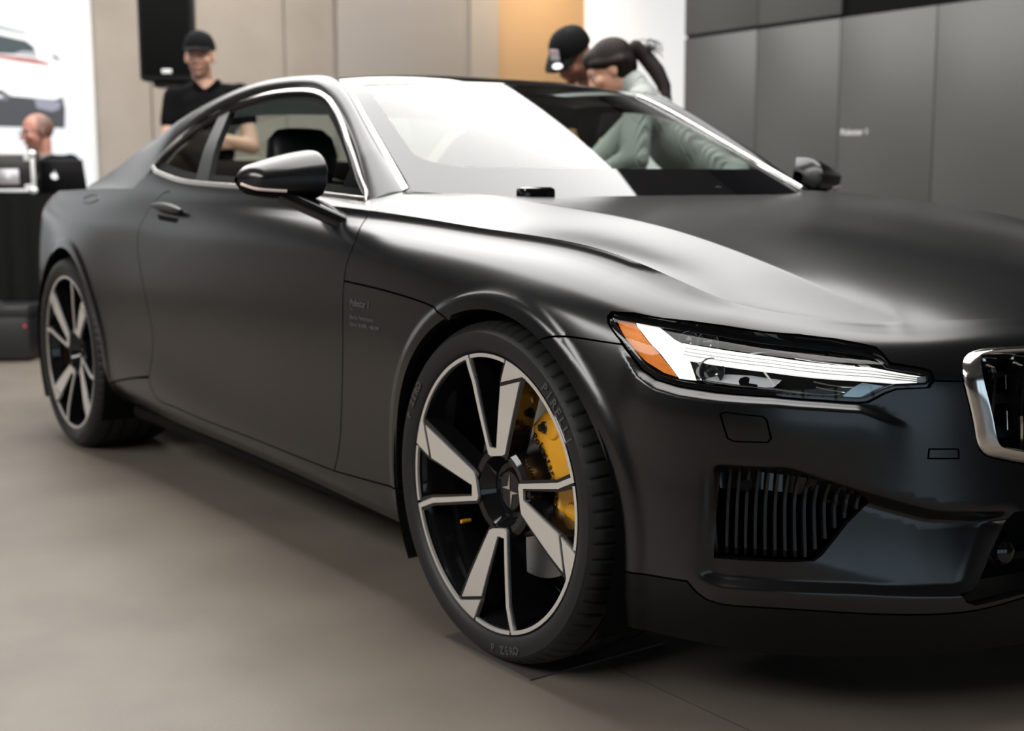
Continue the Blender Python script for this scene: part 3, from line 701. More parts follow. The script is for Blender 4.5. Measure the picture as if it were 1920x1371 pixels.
def ws_point(w, yy, lift=0):
    R_ = nat_spline(np.arange(12), RK, np.array([2.93*w]))[0]; C0 = np.array([-.43, 0, .925]); C1 = np.array([-1.205, 0, 1.272])
    C_ = C0*(1-w) + C1*w + np.array([.41, 0, .91])*(.012*4*w*(1-w)); a = abs(yy)**2.7
    return np.array([C_[0] + (R_[0]-C_[0])*a, yy*R_[1], C_[2] + (R_[2]-C_[2])*a + lift])
WS = loft('windscreen', [[ws_point(w, yy) for yy in np.linspace(-.983, .983, 41)] for w in np.linspace(0, 1, 34)], M_WS, CAR, angle=80)
WS['label'] = 'large raked windscreen reflecting the white ceiling'
RG = cross_sheet('roof_glass', 2.95, 6.0, M_RG, inset_=.008)
cross_sheet('rear_window', 6.05, 9.6, M_SG, inset_=.05)
cross_sheet('boot_lid', 9.6, 11, M_PAINT, nt=12)
cross_sheet('headliner', 3.15, 6.4, M_LEATHER, inset_=.0, drop=.045)
# black frit border of the windscreen, just under the glass
def frit():
    V = []; F = []
    def pt(t, yy): return ws_point(t/2.93, yy, .0012)
    # inner outline of the clear area (t, yy), rounded at the lower corners
    n = 60; out = []; inn = []
    per = np.linspace(0, 4, 4*n, endpoint=False)
    for u in per:
        k = int(u); f = u - k
        o_ = [(.0 + 2.93*f, -.985), (2.93, -.985 + 1.97*f), (2.93*(1-f), .985), (0, .985 - 1.97*f)][k]
        i_ = [(.62 + 2.24*f, -.915), (2.86, -.915 + 1.83*f), (2.86 - 2.24*f, .915), (.62, .915 - 1.83*f)][k]
        t_, y_ = i_
        d = t_ - .62; e = .915 - abs(y_)
        if d < .38 and e < .14:     # corner rounding
            a = math.atan2(max(0, 1 - d/.38), max(0, 1 - e/.14)); m_ = max(1 - d/.38, 1 - e/.14)
            q = math.hypot(1 - d/.38, 1 - e/.14); sc = m_/max(q, 1e-6) if q > 1 else 1
            if q > 1: t_ = .62 + .38*(1 - (1 - d/.38)/q); y_ = math.copysign(.915 - .14*(1 - (1 - e/.14)/q), y_)
        out.append(pt(*o_)); inn.append(pt(t_, y_))
    return loft('windscreen_border', [out, inn], M_RG, WS, closed=True)
frit()
# chrome strips along the windscreen pillars
for s_ in (-1, 1):
    t = np.linspace(.02, 3.05, 50); P = nat_spline(np.arange(12), RK, t)*[1, s_, 1]
    nrm = np.tile(np.array([.3, s_*.55, .75]), (50, 1))
    o = tube('pillar_chrome_strip', P + nrm*.004, .004, M_CHROME, CAR, n=10, flat=(.017, .006), up=nrm)
# door window opening outline in (x, z)
belt = [(-.76,.9335),(-.95,.945),(-1.33,.9625),(-1.70,.975),(-1.876,.984),(-2.05,1.002),(-2.17,1.018)]
top = [(-2.222,1.035),(-2.161,1.115),(-2.004,1.198),(-1.757,1.240),(-1.478,1.241),(-1.235,1.205),(-1.035,1.111),(-.89,1.023),(-.778,.947)]
bl_c = smooth_curve(belt, 40); tp_c = smooth_curve(top, 60)
DLO = np.vstack([bl_c, tp_c])
def ev_glass(side, off=0):
    def f(p):
        x, z = p[:,0], p[:,1]; e = .01; hw = gl_hw(z, x) - off; sl = (gl_hw(z+e, x) - gl_hw(z-e, x))/(2*e)
        N = np.stack([0*x, np.ones_like(x)*side, -sl], 1); N /= np.linalg.norm(N, axis=1)[:, None]
        return np.stack([x, side*hw, z], 1), N
    return f
BP0, BP1 = np.array([(-1.93,1.21),(-1.69,.970)]), np.array([(-1.995,1.20),(-1.795,.976)])
def split_poly(keep_front):
    a, b = (BP0 if keep_front else BP1)
    P = inset(DLO, .006); out = []
    f = lambda p: (b[0]-a[0])*(p[1]-a[1]) - (b[1]-a[1])*(p[0]-a[0])
    ref = f((-1.2, 1.1)) if keep_front else f((-2.15, 1.06))
    for i in range(len(P)):
        p, q = P[i], P[(i+1) % len(P)]; fp, fq = f(p)*ref, f(q)*ref
        if fp >= 0: out.append(p)
        if fp*fq < 0: out.append(p + (q-p)*fp/(fp-fq))
    return np.array(out)
for s_ in (-1, 1):
    o = sheet('quarter_window', split_poly(False), .05, ev_glass(s_, .012), M_QG, CAR, flange=0)
    # middle pillar
    pp = [BP0[0]+[0,.01], BP0[1]-[0,.0], BP1[1], BP1[0]+[0,.012]]
    sheet('door_pillar', pp, .03, ev_glass(s_, .004), M_PLAST, CAR, flange=.02)
    # black seal inside the chrome
    A = DLO; B = inset(DLO, .024); P0, N0 = ev_glass(s_, .004)(A); P1, N1 = ev_glass(s_, .010)(B)
    loft('window_seal', [P0, P1], M_DARK, CAR, closed=True)
    # chrome surround
    P, N = ev_glass(s_, -.004)(inset(DLO, -.004))
    tube('window_chrome', P, .006, M_CHROME_S, CAR, n=10, closed=True, flat=(.015, .011), up=N)
    # ledge between shoulder crease and window chrome
    xs = np.linspace(-.65, -2.32, 60); xb = np.maximum(np.minimum(xs, -.745), -2.222); zb = np.interp(-xb, -DLO[:40,0], DLO[:40,1]); hb = gl_hw(zb, xb)
    J, _ = side_eval(xs, np.full(60, VM), s_)
    rows = []
    for w in np.linspace(0, 1, 6):
        Q = J*(1-w) + np.stack([xb, s_*(hb+.004), zb-.006], 1)*w; Q[:, 2] += .004*math.sin(w*math.pi); rows.append(Q)
    loft('door_shoulder', rows, M_PAINT, CAR, flip=s_ > 0)
    # small black triangle at the mirror corner
    tri = [(-.785,.945),(-.90,.948),(-.915,1.025),(-.885,1.012)]
    sheet('mirror_corner_trim', tri, .03, ev_glass(s_, .009), M_GLOSS, CAR, flange=.01)
# cowl panel under the windscreen edge and the shoulder infill at the pillar foot
for s_ in (-1, 1):
    a = [(-.662, s_*.76, .930), (-.645, s_*.6, .936), (-.59, s_*.3, .936), (-.57, 0, .934)]
    b = [(-.715, s_*.70, .940), (-.60, s_*.48, .926), (-.50, s_*.24, .921), (-.44, 0, .918)]
    loft('cowl_panel', [smooth_curve(a, 24), smooth_curve(b, 24)], M_PLAST, CAR, flip=s_ < 0)
    a = [(-.652, s_*.850, .904), (-.662, s_*.835, .910), (-.670, s_*.80, .926), (-.670, s_*.755, .938)]
    b = [(-.745, s_*.806, .9285), (-.738, s_*.795, .933), (-.722, s_*.76, .943), (-.705, s_*.72, .950)]
    loft('pillar_foot', [smooth_curve(a, 16), (smooth_curve(a, 16) + smooth_curve(b, 16))/2 + [0, 0, .003], smooth_curve(b, 16)], M_PAINT, CAR, flip=s_ < 0)
# washer jets / wiper pivots at the base of the glass
for y in (-.455, .13):
    bm = bmesh.new(); box_bm(bm, -.535, -.49, y-.052, y+.045, .92, .9595, .010)
    bmobj('wiper_pivot_cover', bm, M_GLOSS, CAR, smooth=True)
# ---------------------------------------------------------------- door mirrors
def mirror(side):
    root = empty('door_mirror', (-.845, side*.965, .985), 0, CAR)
    # housing: loft of rounded sections along y (0 = inboard .. 1 = tip)
    def sec(u, grow=1.0, zlo=-1, zhi=1):
        y = .085 - u*.20
        hz_t = .068*(1 - .62*u**1.6)*(min(1, (u/.06 + .05))**.4); hz_b = .056*(1 - .45*u**2)*(min(1, (u/.06 + .05))**.4)
        dx = .085*(1 - .35*u**2.2)*(min(1, (u/.08 + .1))**.45)*min(1, ((1.0-u)/.12 + .02))**.45
        hz_t *= min(1, ((1-u)/.12 + .05))**.4; hz_b *= min(1, ((1-u)/.12 + .05))**.4
        return y, dx, hz_t, hz_b
    def shell(name, z0, z1, g, m, par):
        rows = []
        for u in np.linspace(.0, 1, 22):
            y, dx, ht, hb = sec(u); ring = []
            for a in np.linspace(z0, z1, 17):     # angle: 90 top .. -90 bottom on the front (+x) side
                c, s2 = math.cos(math.radians(a)), math.sin(math.radians(a))
                ring.append((-.035 - .03*u + dx*1.25*g*max(c, 0)**.75, side*(-y), (ht if s2 > 0 else hb)*g*math.copysign(abs(s2)**.85, s2) - .006*u))
            rows.append(ring)
        return loft(name, rows, m, par, flip=side > 0, angle=60)
    shell('mirror_cap', 6, 90, 1.03, M_PAINT, root)
    shell('mirror_band', -34, 8, .975, M_PLAST, root)
    shell('mirror_base_shell', -90, -33, .965, M_DARK, root)
    rows = []
    for u in np.linspace(.02, 1, 16):
        y, dx, ht, hb = sec(u); rows.append([(-.035 - .03*u, side*(-y), ht - .006*u), (-.045 - .03*u, side*(-y), (ht-hb)/2 - .006*u), (-.035 - .03*u, side*(-y), -hb*.97 - .006*u)])
    loft('mirror_glass', rows, M_CHROME, root, angle=60)
    # indicator strip
    pts = []
    for u in np.linspace(.55, .985, 14):
        y, dx, ht, hb = sec(u); a = math.radians(-34)
        pts.append((-.035 - .03*u + dx*1.25*math.cos(a)**.75, side*(-y), -hb*abs(math.sin(a))**.85 - .006*u))
    o = tube('mirror_indicator', pts, .004, mat('clear_indicator', (.75,.62,.58), .15), root, n=8)
    # arm
    tube('mirror_arm', smooth_curve([(-.035, side*-.005, -.042), (.0, side*-.045, -.066), (.035, side*-.085, -.090), (.06, side*-.125, -.112)], 12), .02, M_GLOSS, root, n=20, flat=(.115, .042), up=(0, 0, 1))
    return root
for s_ in (-1, 1): mirror(s_)
# ---------------------------------------------------------------- door handles, flaps
for s_ in (-1, 1):
    d = [o for o in part('door')][0 if s_ < 0 else 1]
    hq = smooth_curve(arr('handle_l'), 18); P, N = side_eval(hq[:,0], hq[:,1], s_)
    w = np.sin(np.linspace(.15, math.pi-.15, 18))**.4
    V = []; rows = []
    for i in range(18):
        T_ = np.array([0, 0, 1.0]); T_ = T_ - N[i]*(T_@N[i])
        rows.append([P[i] + T_*(.017*math.sin(a)*w[i]) + N[i]*(.012 + .014*math.cos(a)*w[i]) for a in np.linspace(0, 2*math.pi, 14, endpoint=False)])
    loft('door_handle', rows, M_PLAST, d, closed=True, flip=s_ > 0)
    # flat dark sheet standing for the shade of the finger recess
    pol = arr('recess')
    sheet('handle_recess_shade', pol, .02, ev_side(s_), M_DARK, d, flange=0, offset=-.0015)
qd = part('rear_quarter')[0]
fu = [(-2.70+.085*math.cos(a), .712+.022*math.sin(a)) for a in np.linspace(0, 2*math.pi, 24, endpoint=False)]
P, N = side_eval(np.array(fu)[:,0], np.array(fu)[:,1], -1); tube('fuel_flap_seam', P, .0022, M_PLAST, qd, n=6, closed=True)
# ---------------------------------------------------------------- lettering on the lower fender panels
for s_ in (-1, 1):
    fp = part('fender_side_panel')[0 if s_ < 0 else 1]
    P, N = side_eval([TR['text_p'][0][0] if s_ < 0 else -.47], [TR['text_p'][0][1]], s_); P = P[0]; N = N[0]
    X = Vector((1, 0, 0)) if s_ < 0 else Vector((-1, 0, 0)); Nv = Vector(N); X = (X - Nv*X.dot(Nv)).normalized(); Y = Nv.cross(X)
    for txt, sz, dz in (('Polestar 1', .0235, 0), ('\u2014', .016, -.012), ('Electric Performance', .0135, -.030), ('Hybrid 34 kWh / 448 kW', .0135, -.047)):
        M4 = Matrix.Translation(Vector(P) + Y*dz + Nv*.0012) @ Matrix((X, Y, Nv)).transposed().to_4x4()
        text_obj('lettering', txt, sz, M_TEXT, fp, M4, depth=.0004)
# ---------------------------------------------------------------- front details
def offset_poly_tube(name, sv, side, off, flat, m, parent, closed=True, n=10):
    sv = np.array(sv); P, N = side_eval(sv[:,0], sv[:,1], side); return tube(name, P - N*off, .003, m, parent, n=n, closed=closed, flat=flat, up=N)
HLP = hlt + hli + hlb
def slab_on(name, poly, side, off, th, m, parent, h=.02):
    return sheet(name, poly, h, lambda p: (lambda P, N: (P - N*off, N))(*side_eval(p[:,0], p[:,1], side)), m, parent, flange=th)
def hrec(v): return .022*sstep(.62, .70, np.asarray(v))      # lamp glass dives under the bonnet lip
def on(s, v, side, off):
    P, N = side_eval([s], [v], side); return P[0] - N[0]*(off + hrec(v)), N[0]
def ev_lamp(side, off):
    def f(p):
        P, N = side_eval(p[:,0], p[:,1], side); return P - N*((off(p) if callable(off) else off) + hrec(p[:,1]))[:, None], N
    return f
def lamp_slab(name, poly, side, off, th, m, parent, h=.02):
    p2, T_, L_ = tri_region(poly, h); P, N = ev_lamp(side, off)(p2); g = np.cross(P[T_[:,1]]-P[T_[:,0]], P[T_[:,2]]-P[T_[:,0]]); fl_ = (g*N[T_].mean(1)).sum(1) < 0; T_ = T_.copy(); T_[fl_] = T_[fl_][:, ::-1]
    V = [P]; F = [tuple(t) for t in T_]; k = len(P)
    if th:
        for q in L_:
            V += [P[q], P[q] - N[q]*th]; n = len(q); F += [(k+i, k+(i+1) % n, k+n+(i+1) % n, k+n+i) for i in range(n)]; k += 2*n
    return mk(name, np.vstack(V), F, m, parent, angle=40)
for side in (-1, 1):
    H = empty('headlight', (0, 0, 0), 0, CAR)
    H['label'] = 'slim headlight with a white T-shaped light bar and amber corner'
    hp = inset(np.array(HLP), .003)
    lamp_slab('housing', hp, side, .055, .0, M_DARK, H, h=.03)
    # side wall of the bucket
    B = resample(hp, .02); P, N = side_eval(B[:,0], B[:,1], side)
    loft('bucket_wall', [P - N*.001, P - N*.03, P - N*(.0555 + hrec(B[:,1]))[:, None]], M_GLOSS, H, closed=True)
    rim = inset(hp, .007); R_ = resample(rim, .02); P2, N2 = side_eval(R_[:,0], R_[:,1], side); k = len(B)
    o = lamp_slab('lens', hp, side, .0015, 0, M_LENS, H, h=.012)
    bq = resample(inset(hp, .004), .012); P, N = side_eval(bq[:,0], bq[:,1], side); tube('lens_border', P - N*(.003 + hrec(bq[:,1]))[:, None], .003, M_GLOSS, H, n=10, closed=True, flat=(.009, .003), up=N)
    bar = np.array(arr('drl_bar')); tv = np.array(arr('drl_t')); am = np.array(arr('amber'))
    lamp_slab('light_bar', bar, side, .011, .014, M_DRL, H, h=.012)
    lamp_slab('light_stem', inset(tv, .001), side, .011, .014, M_DRL, H, h=.012)
    # fine ribs along the light bar
    for f in (.30, .52, .74):
        ss = np.linspace(.47, .86, 30); top_ = np.interp(ss, [.4624,.6047,.7719,.8637], [.6316,.6378,.6338,.6096]); bo_ = np.interp(ss, [.4814,.6112,.7657,.8628], [.5938,.6022,.5978,.5879])
        vv = bo_ + (top_-bo_)*f; P, N = side_eval(ss, vv, side)
        tube('light_rib', P - N*(.0108 + hrec(vv))[:, None], .0011, mat('light_guide_rib', (.8,.8,.77), .3), H, n=6)
    lamp_slab('amber_reflector', inset(am, .002), side, .010, .012, M_AMBER, H, h=.012)
    for key, r, d in (('proj1', .017, .03), ('proj2', .019, .03), ('proj3', .022, .032)):
        s0, v0 = TR[key][0]; P, N = on(s0, v0, side, d); fw_ = Vector((.90, side*.42, .05)).normalized()
        V, F = lathe_arrays([(0, 0), (r*.55, .002), (r*.85, .008), (r, .018), (r*1.08, .018), (r*1.1, .0), (r*1.1, -.03)][::-1], 24, 'z')
        o = mk('projector', V, F, mat('smoked_projector', (.10,.10,.105), .10, metal=.8), H, angle=40)
        o.matrix_local = Matrix.Translation(P) @ fw_.to_track_quat('Z', 'Y').to_matrix().to_4x4()
    bw = np.array(arr('bowl')); vlo, vhi = bw[:,1].min(), bw[:,1].max()
    lamp_slab('reflector_bowl', arr('bowl'), side, lambda p: .016 + .045*(p[:,1]-vlo)/(vhi-vlo), .004, mat('polished_reflector', (.62,.63,.67), .3, metal=.35), H, h=.012)
    lamp_slab('reflector_hook', arr('hook'), side, .0145, .002, M_GLOSS, H, h=.01)
    lamp_slab('reflector_ridge', arr('bowlspike'), side, .0183, .002, mat('ridge_white', (.85,.85,.86), .3), H, h=.01)
    lamp_slab('bezel_slat', arr('slat'), side, .022, .006, mat('smoked_chrome', (.42,.40,.37), .22, metal=1), H, h=.012)
    lamp_slab('trim_blade', arr('blade1'), side, .012, .008, mat('smoked_chrome'), H, h=.01)
    lamp_slab('trim_blade', arr('blade2'), side, .012, .008, mat('cool_trim', (.34,.40,.44), .22, metal=.8), H, h=.01)
    for key, rr in (('fin1', .0013), ('fin2', .0013), ('fin3', .0013), ('fin4', .0013), ('fin5', .0016), ('lowline', .0018)):
        q = smooth_curve(arr(key), 18); P, N = side_eval(q[:,0], q[:,1], side); tube('fin' if key != 'lowline' else 'lower_trim_line', P - N*(.016 + hrec(q[:,1]))[:, None], rr, M_CHROME_S, H, n=6)
    lamp_slab('light_bar_end', arr('barend'), side, .009, .012, mat('clear_end', (.4,.42,.46), .1), H, h=.008)
    # ---------------- washer cover, tow cover
    slab_on('washer_cover', inset(np.array(arr('washer')), GAP*.8), side, .0, .012, M_PAINT, BUMPER, h=.014)
    slab_on('tow_eye_cover', inset(np.array(arr('tow')), GAP*.8), side, .0, .012, M_PAINT, BUMPER, h=.014)
    # ---------------- corner air intake: backing, fins
    A = empty('corner_air_intake', (0,0,0), 0, CAR)
    mp = np.array(arr('mesh'))
    slab_on('intake_back', inset(mp, -.01), side, .075, .0, M_DARK, A, h=.05)
    for k, s0 in enumerate(np.linspace(.560, .782, 15)):
        # vertical span of the mesh polygon at this s
        ys = []
        for i in range(len(mp)):
            p, q = mp[i-1], mp[i]
            if (p[0]-s0)*(q[0]-s0) < 0: ys.append(p[1] + (q[1]-p[1])*(s0-p[0])/(q[0]-p[0]))
        if len(ys) < 2: continue
        v1, v0 = max(ys)-.002, min(ys)+.002
        if v1 - v0 < .015: continue
        vs = np.linspace(v1, v0, 10); ss = s0 + .012*(vs - v1)/.16*-1*-1
        P, N = side_eval(ss, vs, side)
        tg = np.gradient(P, axis=0); tg /= np.linalg.norm(tg, axis=1)[:, None]; w = np.cross(N, tg)
        cut = np.where((v1 - vs) < .028, .006, .020)      # glossy upper bar stands proud of the fins
        cut = np.interp(v1 - vs, [0, .024, .040, .15, .17], [.008, .008, .016, .016, .026])
        a = P - N*cut[:, None]; b = P - N*.074
        V = np.vstack([a + w*.0026, a - w*.0026, b - w*.0026, b + w*.0026]); n = 10; F = []
        for i in range(n-1):
            for c in range(4): F.append((c*n+i, c*n+i+1, ((c+1) % 4)*n+i+1, ((c+1) % 4)*n+i))
        o = mk('intake_fin', V, F, M_GLOSS if k % 2 == 99 else M_PLAST, A, smooth=False)
    ss = np.linspace(.565, .786, 20); vt = np.interp(ss, [.5607,.6176,.7291,.7608,.7946], [.360,.370,.368,.352,.330])
    rows = []
    for dv, off in ((0, .010), (-.024, .010), (-.030, .022)): 
        P, N = side_eval(ss, np.maximum(vt + dv, .325 + 0*ss), side); rows.append(P - N*(off+.012))
    loft('intake_top_bar', rows, M_GLOSS, A, flip=side < 0)
    P, N = on(.603, .349, side, .012)
    o = lathe('parking_sensor', [(0, -.006), (.010, -.006), (.012, 0), (.012, .02)], M_GLOSS, A, n=20); o.matrix_local = Matrix.Translation(P) @ Vector(-N).to_track_quat('Y', 'Z').to_matrix().to_4x4()
# ---------------------------------------------------------------- grille
GR = empty('front_grille', (0, 0, 0), 0, CAR)
gl = [tuple(p) for p in TR['grille_b'][::-1]] ; gt = [tuple(p) for p in TR['grille']]
half = [(1.25, .376), (1.12, .380)] + [tuple(p) for p in TR['grille_b']] + gt + [(1.12, .678), (1.25, .680)]
hc = smooth_curve(half, 90)
def both(sv, off):
    P, N = side_eval(sv[:,0], sv[:,1], -1); A = P - N*off; B = (A*[1,-1,1])[::-1]; Nb = (N*[1,-1,1])[::-1]
    return np.vstack([A[1:], B[1:]]), np.vstack([N[1:], Nb[1:]])
_hx = np.vstack([hc, [(1.6,.68),(1.6,.376)]])
def gring(ins, off): return both(inset(_hx, ins)[:90], off)[0]
loft('grille_frame', [gring(-.001, .012), gring(.0, .0), gring(.003, -.004), gring(.018, -.018), gring(.021, -.0185), gring(.025, -.014), gring(.027, .02), gring(.028, .05)], M_CHROME, GR, closed=True, angle=40)
hb_ = inset(_hx, .020)[:90]
for side in (-1, 1):
    pol = np.vstack([hb_]); pol[:, 0] = np.minimum(pol[:, 0], 1.25)
    slab_on('grille_back', pol, side, .075, 0, M_DARK, GR, h=.06)
    for k in range(6):
        s0 = .990 + k*.0505
        vs = np.linspace(.643, .432 - .03*min(1, k), 14); P, N = side_eval(np.full(14, s0) + .010*np.interp(vs, [.40, .49, .62, .65], [1.0, -.4, .4, -.6]), vs, side)
        dep = np.interp(vs, [.40, .485, .625, .65], [.030, .010, .010, .026])[:, None]
        tg = np.gradient(P, axis=0); tg /= np.linalg.norm(tg, axis=1)[:, None]; w = np.cross(N, tg)
        a = P - N*dep; b = P - N*.07
        def bar(nm, a, b, hw, m, par):
            V = np.vstack([a + w*hw, a - w*hw, b - w*hw, b + w*hw]); n = len(a)
            F = [(c*n+i, c*n+i+1, ((c+1) % 4)*n+i+1, ((c+1) % 4)*n+i) for i in range(n-1) for c in range(4)] + [(0, n, 2*n, 3*n), (n-1, 2*n-1, 3*n-1, 4*n-1)]
            return mk(nm, V, F, m, par, smooth=False)
        o = bar('grille_bar', a - N*.004, b, .0022, M_GLOSS, GR)
        bar('chrome_edge', a, a - N*.0045, .0034, M_CHROME, o)
        for vv in (.585, .485):
            for ds in (-.0105, .0115):
                vq = np.linspace(vv+.022, vv-.022, 4); Pq, Nq = side_eval(np.full(4, s0+ds), vq, side)
                tube('chrome_tab', Pq - Nq*.035, .0016, M_CHROME_S, o, n=6)
    for vv in (.62, .54, .46):
        ss = np.linspace(.965, 1.25, 16); rows = []
        for dv, off in ((.014, .048), (-.014, .042), (-.016, .075)):
            P, N = side_eval(ss, np.full(16, vv+dv), side); rows.append(P - N*off)
        loft('grille_slat', rows, M_PLAST, GR, flip=side < 0)
# ---------------------------------------------------------------- central lower intake
for side in (-1, 1):
    pol = [(1.25,.30),(1.02,.305),(.965,.23),(.915,.135),(.935,.10),(1.02,.11),(1.25,.12)]
    slab_on('lower_intake_back', pol, side, .10, 0, M_DARK, CAR, h=.06)
    P, N = on(1.005, .215, side, .03)
    o = lathe('fog_lamp', [(0, -.014), (.010, -.013), (.020, -.008), (.024, 0), (.026, .004), (.026, .05)], M_GLOSS, CAR, n=28); o.matrix_local = Matrix.Translation(P) @ Vector(-N).to_track_quat('Y', 'Z').to_matrix().to_4x4()
    ss = np.linspace(.97, 1.25, 12); rows = []
    for v_, off in ((.205,.05),(.190,.05),(.185,.09)):
        P, N = side_eval(ss, np.full(12, v_), side); rows.append(P - N*off)
    loft('lower_intake_slat', rows, M_GLOSS, CAR, flip=side < 0)
# tail lamps
for side in (-1, 1):
    slab_on('tail_lamp', [(-3.36,.742),(-3.22,.735),(-3.215,.715),(-3.335,.705),(-3.335,.60),(-3.355,.55),(-3.375,.60)], side, -.002, .01, mat('tail_lamp_red', (.10,.02,.02), .12, coat=.5), CAR, h=.03)
# underbody tray, wheel housings
bm = bmesh.new(); box_bm(bm, -3.40, .45, -.60, .60, .16, .20, .01); box_bm(bm, -2.3, -.42, -.88, .88, .17, .21, .01)
bmobj('underbody_tray', bm, M_DARK, CAR)
for (cx, cz), r in ((AXF, .385), (AXR, .395)):
    for side in (-1, 1):
        V, F = lathe_arrays([(r, side*.958), (r, side*.62), (.0, side*.62)], 40, 'y', math.radians(-32), math.radians(212))
        o = mk('wheel_arch_liner', V, F, M_DARK, CAR); o.location = (cx, 0, cz)
# ---------------------------------------------------------------- wheels
def dish(r): return .021*np.clip((.27 - np.asarray(r))/.20, 0, 1)**1.3
def polar(pts, a0):
    return [(r*math.cos(math.radians(a + a0)), r*math.sin(math.radians(a + a0))) for r, a in pts]
def arcp(r, a, b, n): return [(r, t) for t in np.linspace(a, b, n)]
RO, RI = .2835, .2757
# one machined ribbon: tip of the previous unit - rim arc - thin arm - elbow - broad arm (rotating every 90 degrees)
RIB = ([(.2345, 170.6), (.2835, 167.8)] + arcp(RO, 166, 108, 18) + [(RO, 105.2)] + [(.228, 103.2), (.093, 105.5), (.090, 91)] + [(.205, 81.5), (.225, 81)] + [(.262, 66.6), (.205, 67.0), (.088, 71.5), (.080, 78), (.074, 108), (.080, 113)] + [(.228, 106.0), (RI, 107.2)] + arcp(RI, 109.5, 154, 16) + [(.2745, 155.8)])
SHORT = arcp(RO, 103.8, 79.0, 9) + arcp(.2762, 79.0, 103.8, 9)
def disc_piece(name, xy, y0, th, m, parent, h=.02, out=0):
    if out: xy = inset(np.array(xy), -out)
    def ev(p):
        r = np.hypot(p[:,0], p[:,1]); return np.stack([p[:,0], y0 + dish(r), p[:,1]], 1), np.tile([0., -1, 0], (len(p), 1))
    return sheet(name, xy, h, ev, m, parent, flange=th)
def tyre(parent, w, R, nseg=420):
    # section (radius, axial): outer bead -> sidewall -> shoulder -> tread -> inner
    half = [(.2845, .006), (.288, -.002), (.296, -.008), (.312, -.0125), (.326, -.011), (R-.016, -.004), (R-.009, .006), (R-.004, .018), (R-.0015, .034)]
    tread = []
    gs = [.055, .105, .165, .215]; y = .034
    for g in gs:
        tread += [(R, g-.006), (R-.007, g-.0055), (R-.007, g+.0055), (R, g+.006)]
    tread = [(R-.0004, .044)] + tread
    inner = [(r, w - h) for r, h in half[::-1]]
    prof = np.array(half + tread + inner); k = len(prof); V = []; F = []
    t = np.linspace(0, 2*math.pi, nseg, endpoint=False)
    for i, a in enumerate(t):
        r = prof[:,0].copy(); ph = i % 6
        if ph == 0:
            sh = ((prof[:,1] > .004) & (prof[:,1] < .048)) | ((prof[:,1] > w-.048) & (prof[:,1] < w-.004)); r = np.where(sh & (prof[:,0] > R-.012), r - .005, r)
        for q in range(k): V.append((r[q]*math.cos(a), prof[q,1], r[q]*math.sin(a)))
    for i in range(nseg):
        j = (i+1) % nseg
        for q in range(k-1): F.append((i*k+q, j*k+q, j*k+q+1, i*k+q+1))
    return mk('tyre', V, F, M_RUBBER, parent, angle=30)
def ring_text(txt, r, a_mid, size, m, parent, y=-.0128, flip=False):
    """letters standing on a circle of radius r, one mesh"""
    adv = size*.74; n = len(txt); V = []; F = []; k = 0
    for i, ch in enumerate(txt):
        if ch == ' ': continue
        ang = a_mid + (-(i - (n-1)/2)*adv/r)*(1 if not flip else -1)
        c = Vector((r*math.cos(ang), y, r*math.sin(ang))); rad = Vector((math.cos(ang), 0, math.sin(ang)))
        Y = rad if not flip else -rad; N = Vector((0, -1, 0)); X = Y.cross(N)
        o = text_obj('tmp_letter', ch, size, m, None, Matrix.Translation(c) @ Matrix((X, Y, N)).transposed().to_4x4() @ Matrix.Translation((0, -size*.35, 0)), depth=.0009, align='CENTER', bold=.035)
        V += [tuple(v.co) for v in o.data.vertices]; F += [tuple(q + k for q in p.vertices) for p in o.data.polygons]; k = len(V); bpy.data.objects.remove(o)
    return mk('tyre_lettering', V, F, m, parent, smooth=False)
M_TLET = mat('tyre_letter_rubber', (.05, .05, .05), .35)
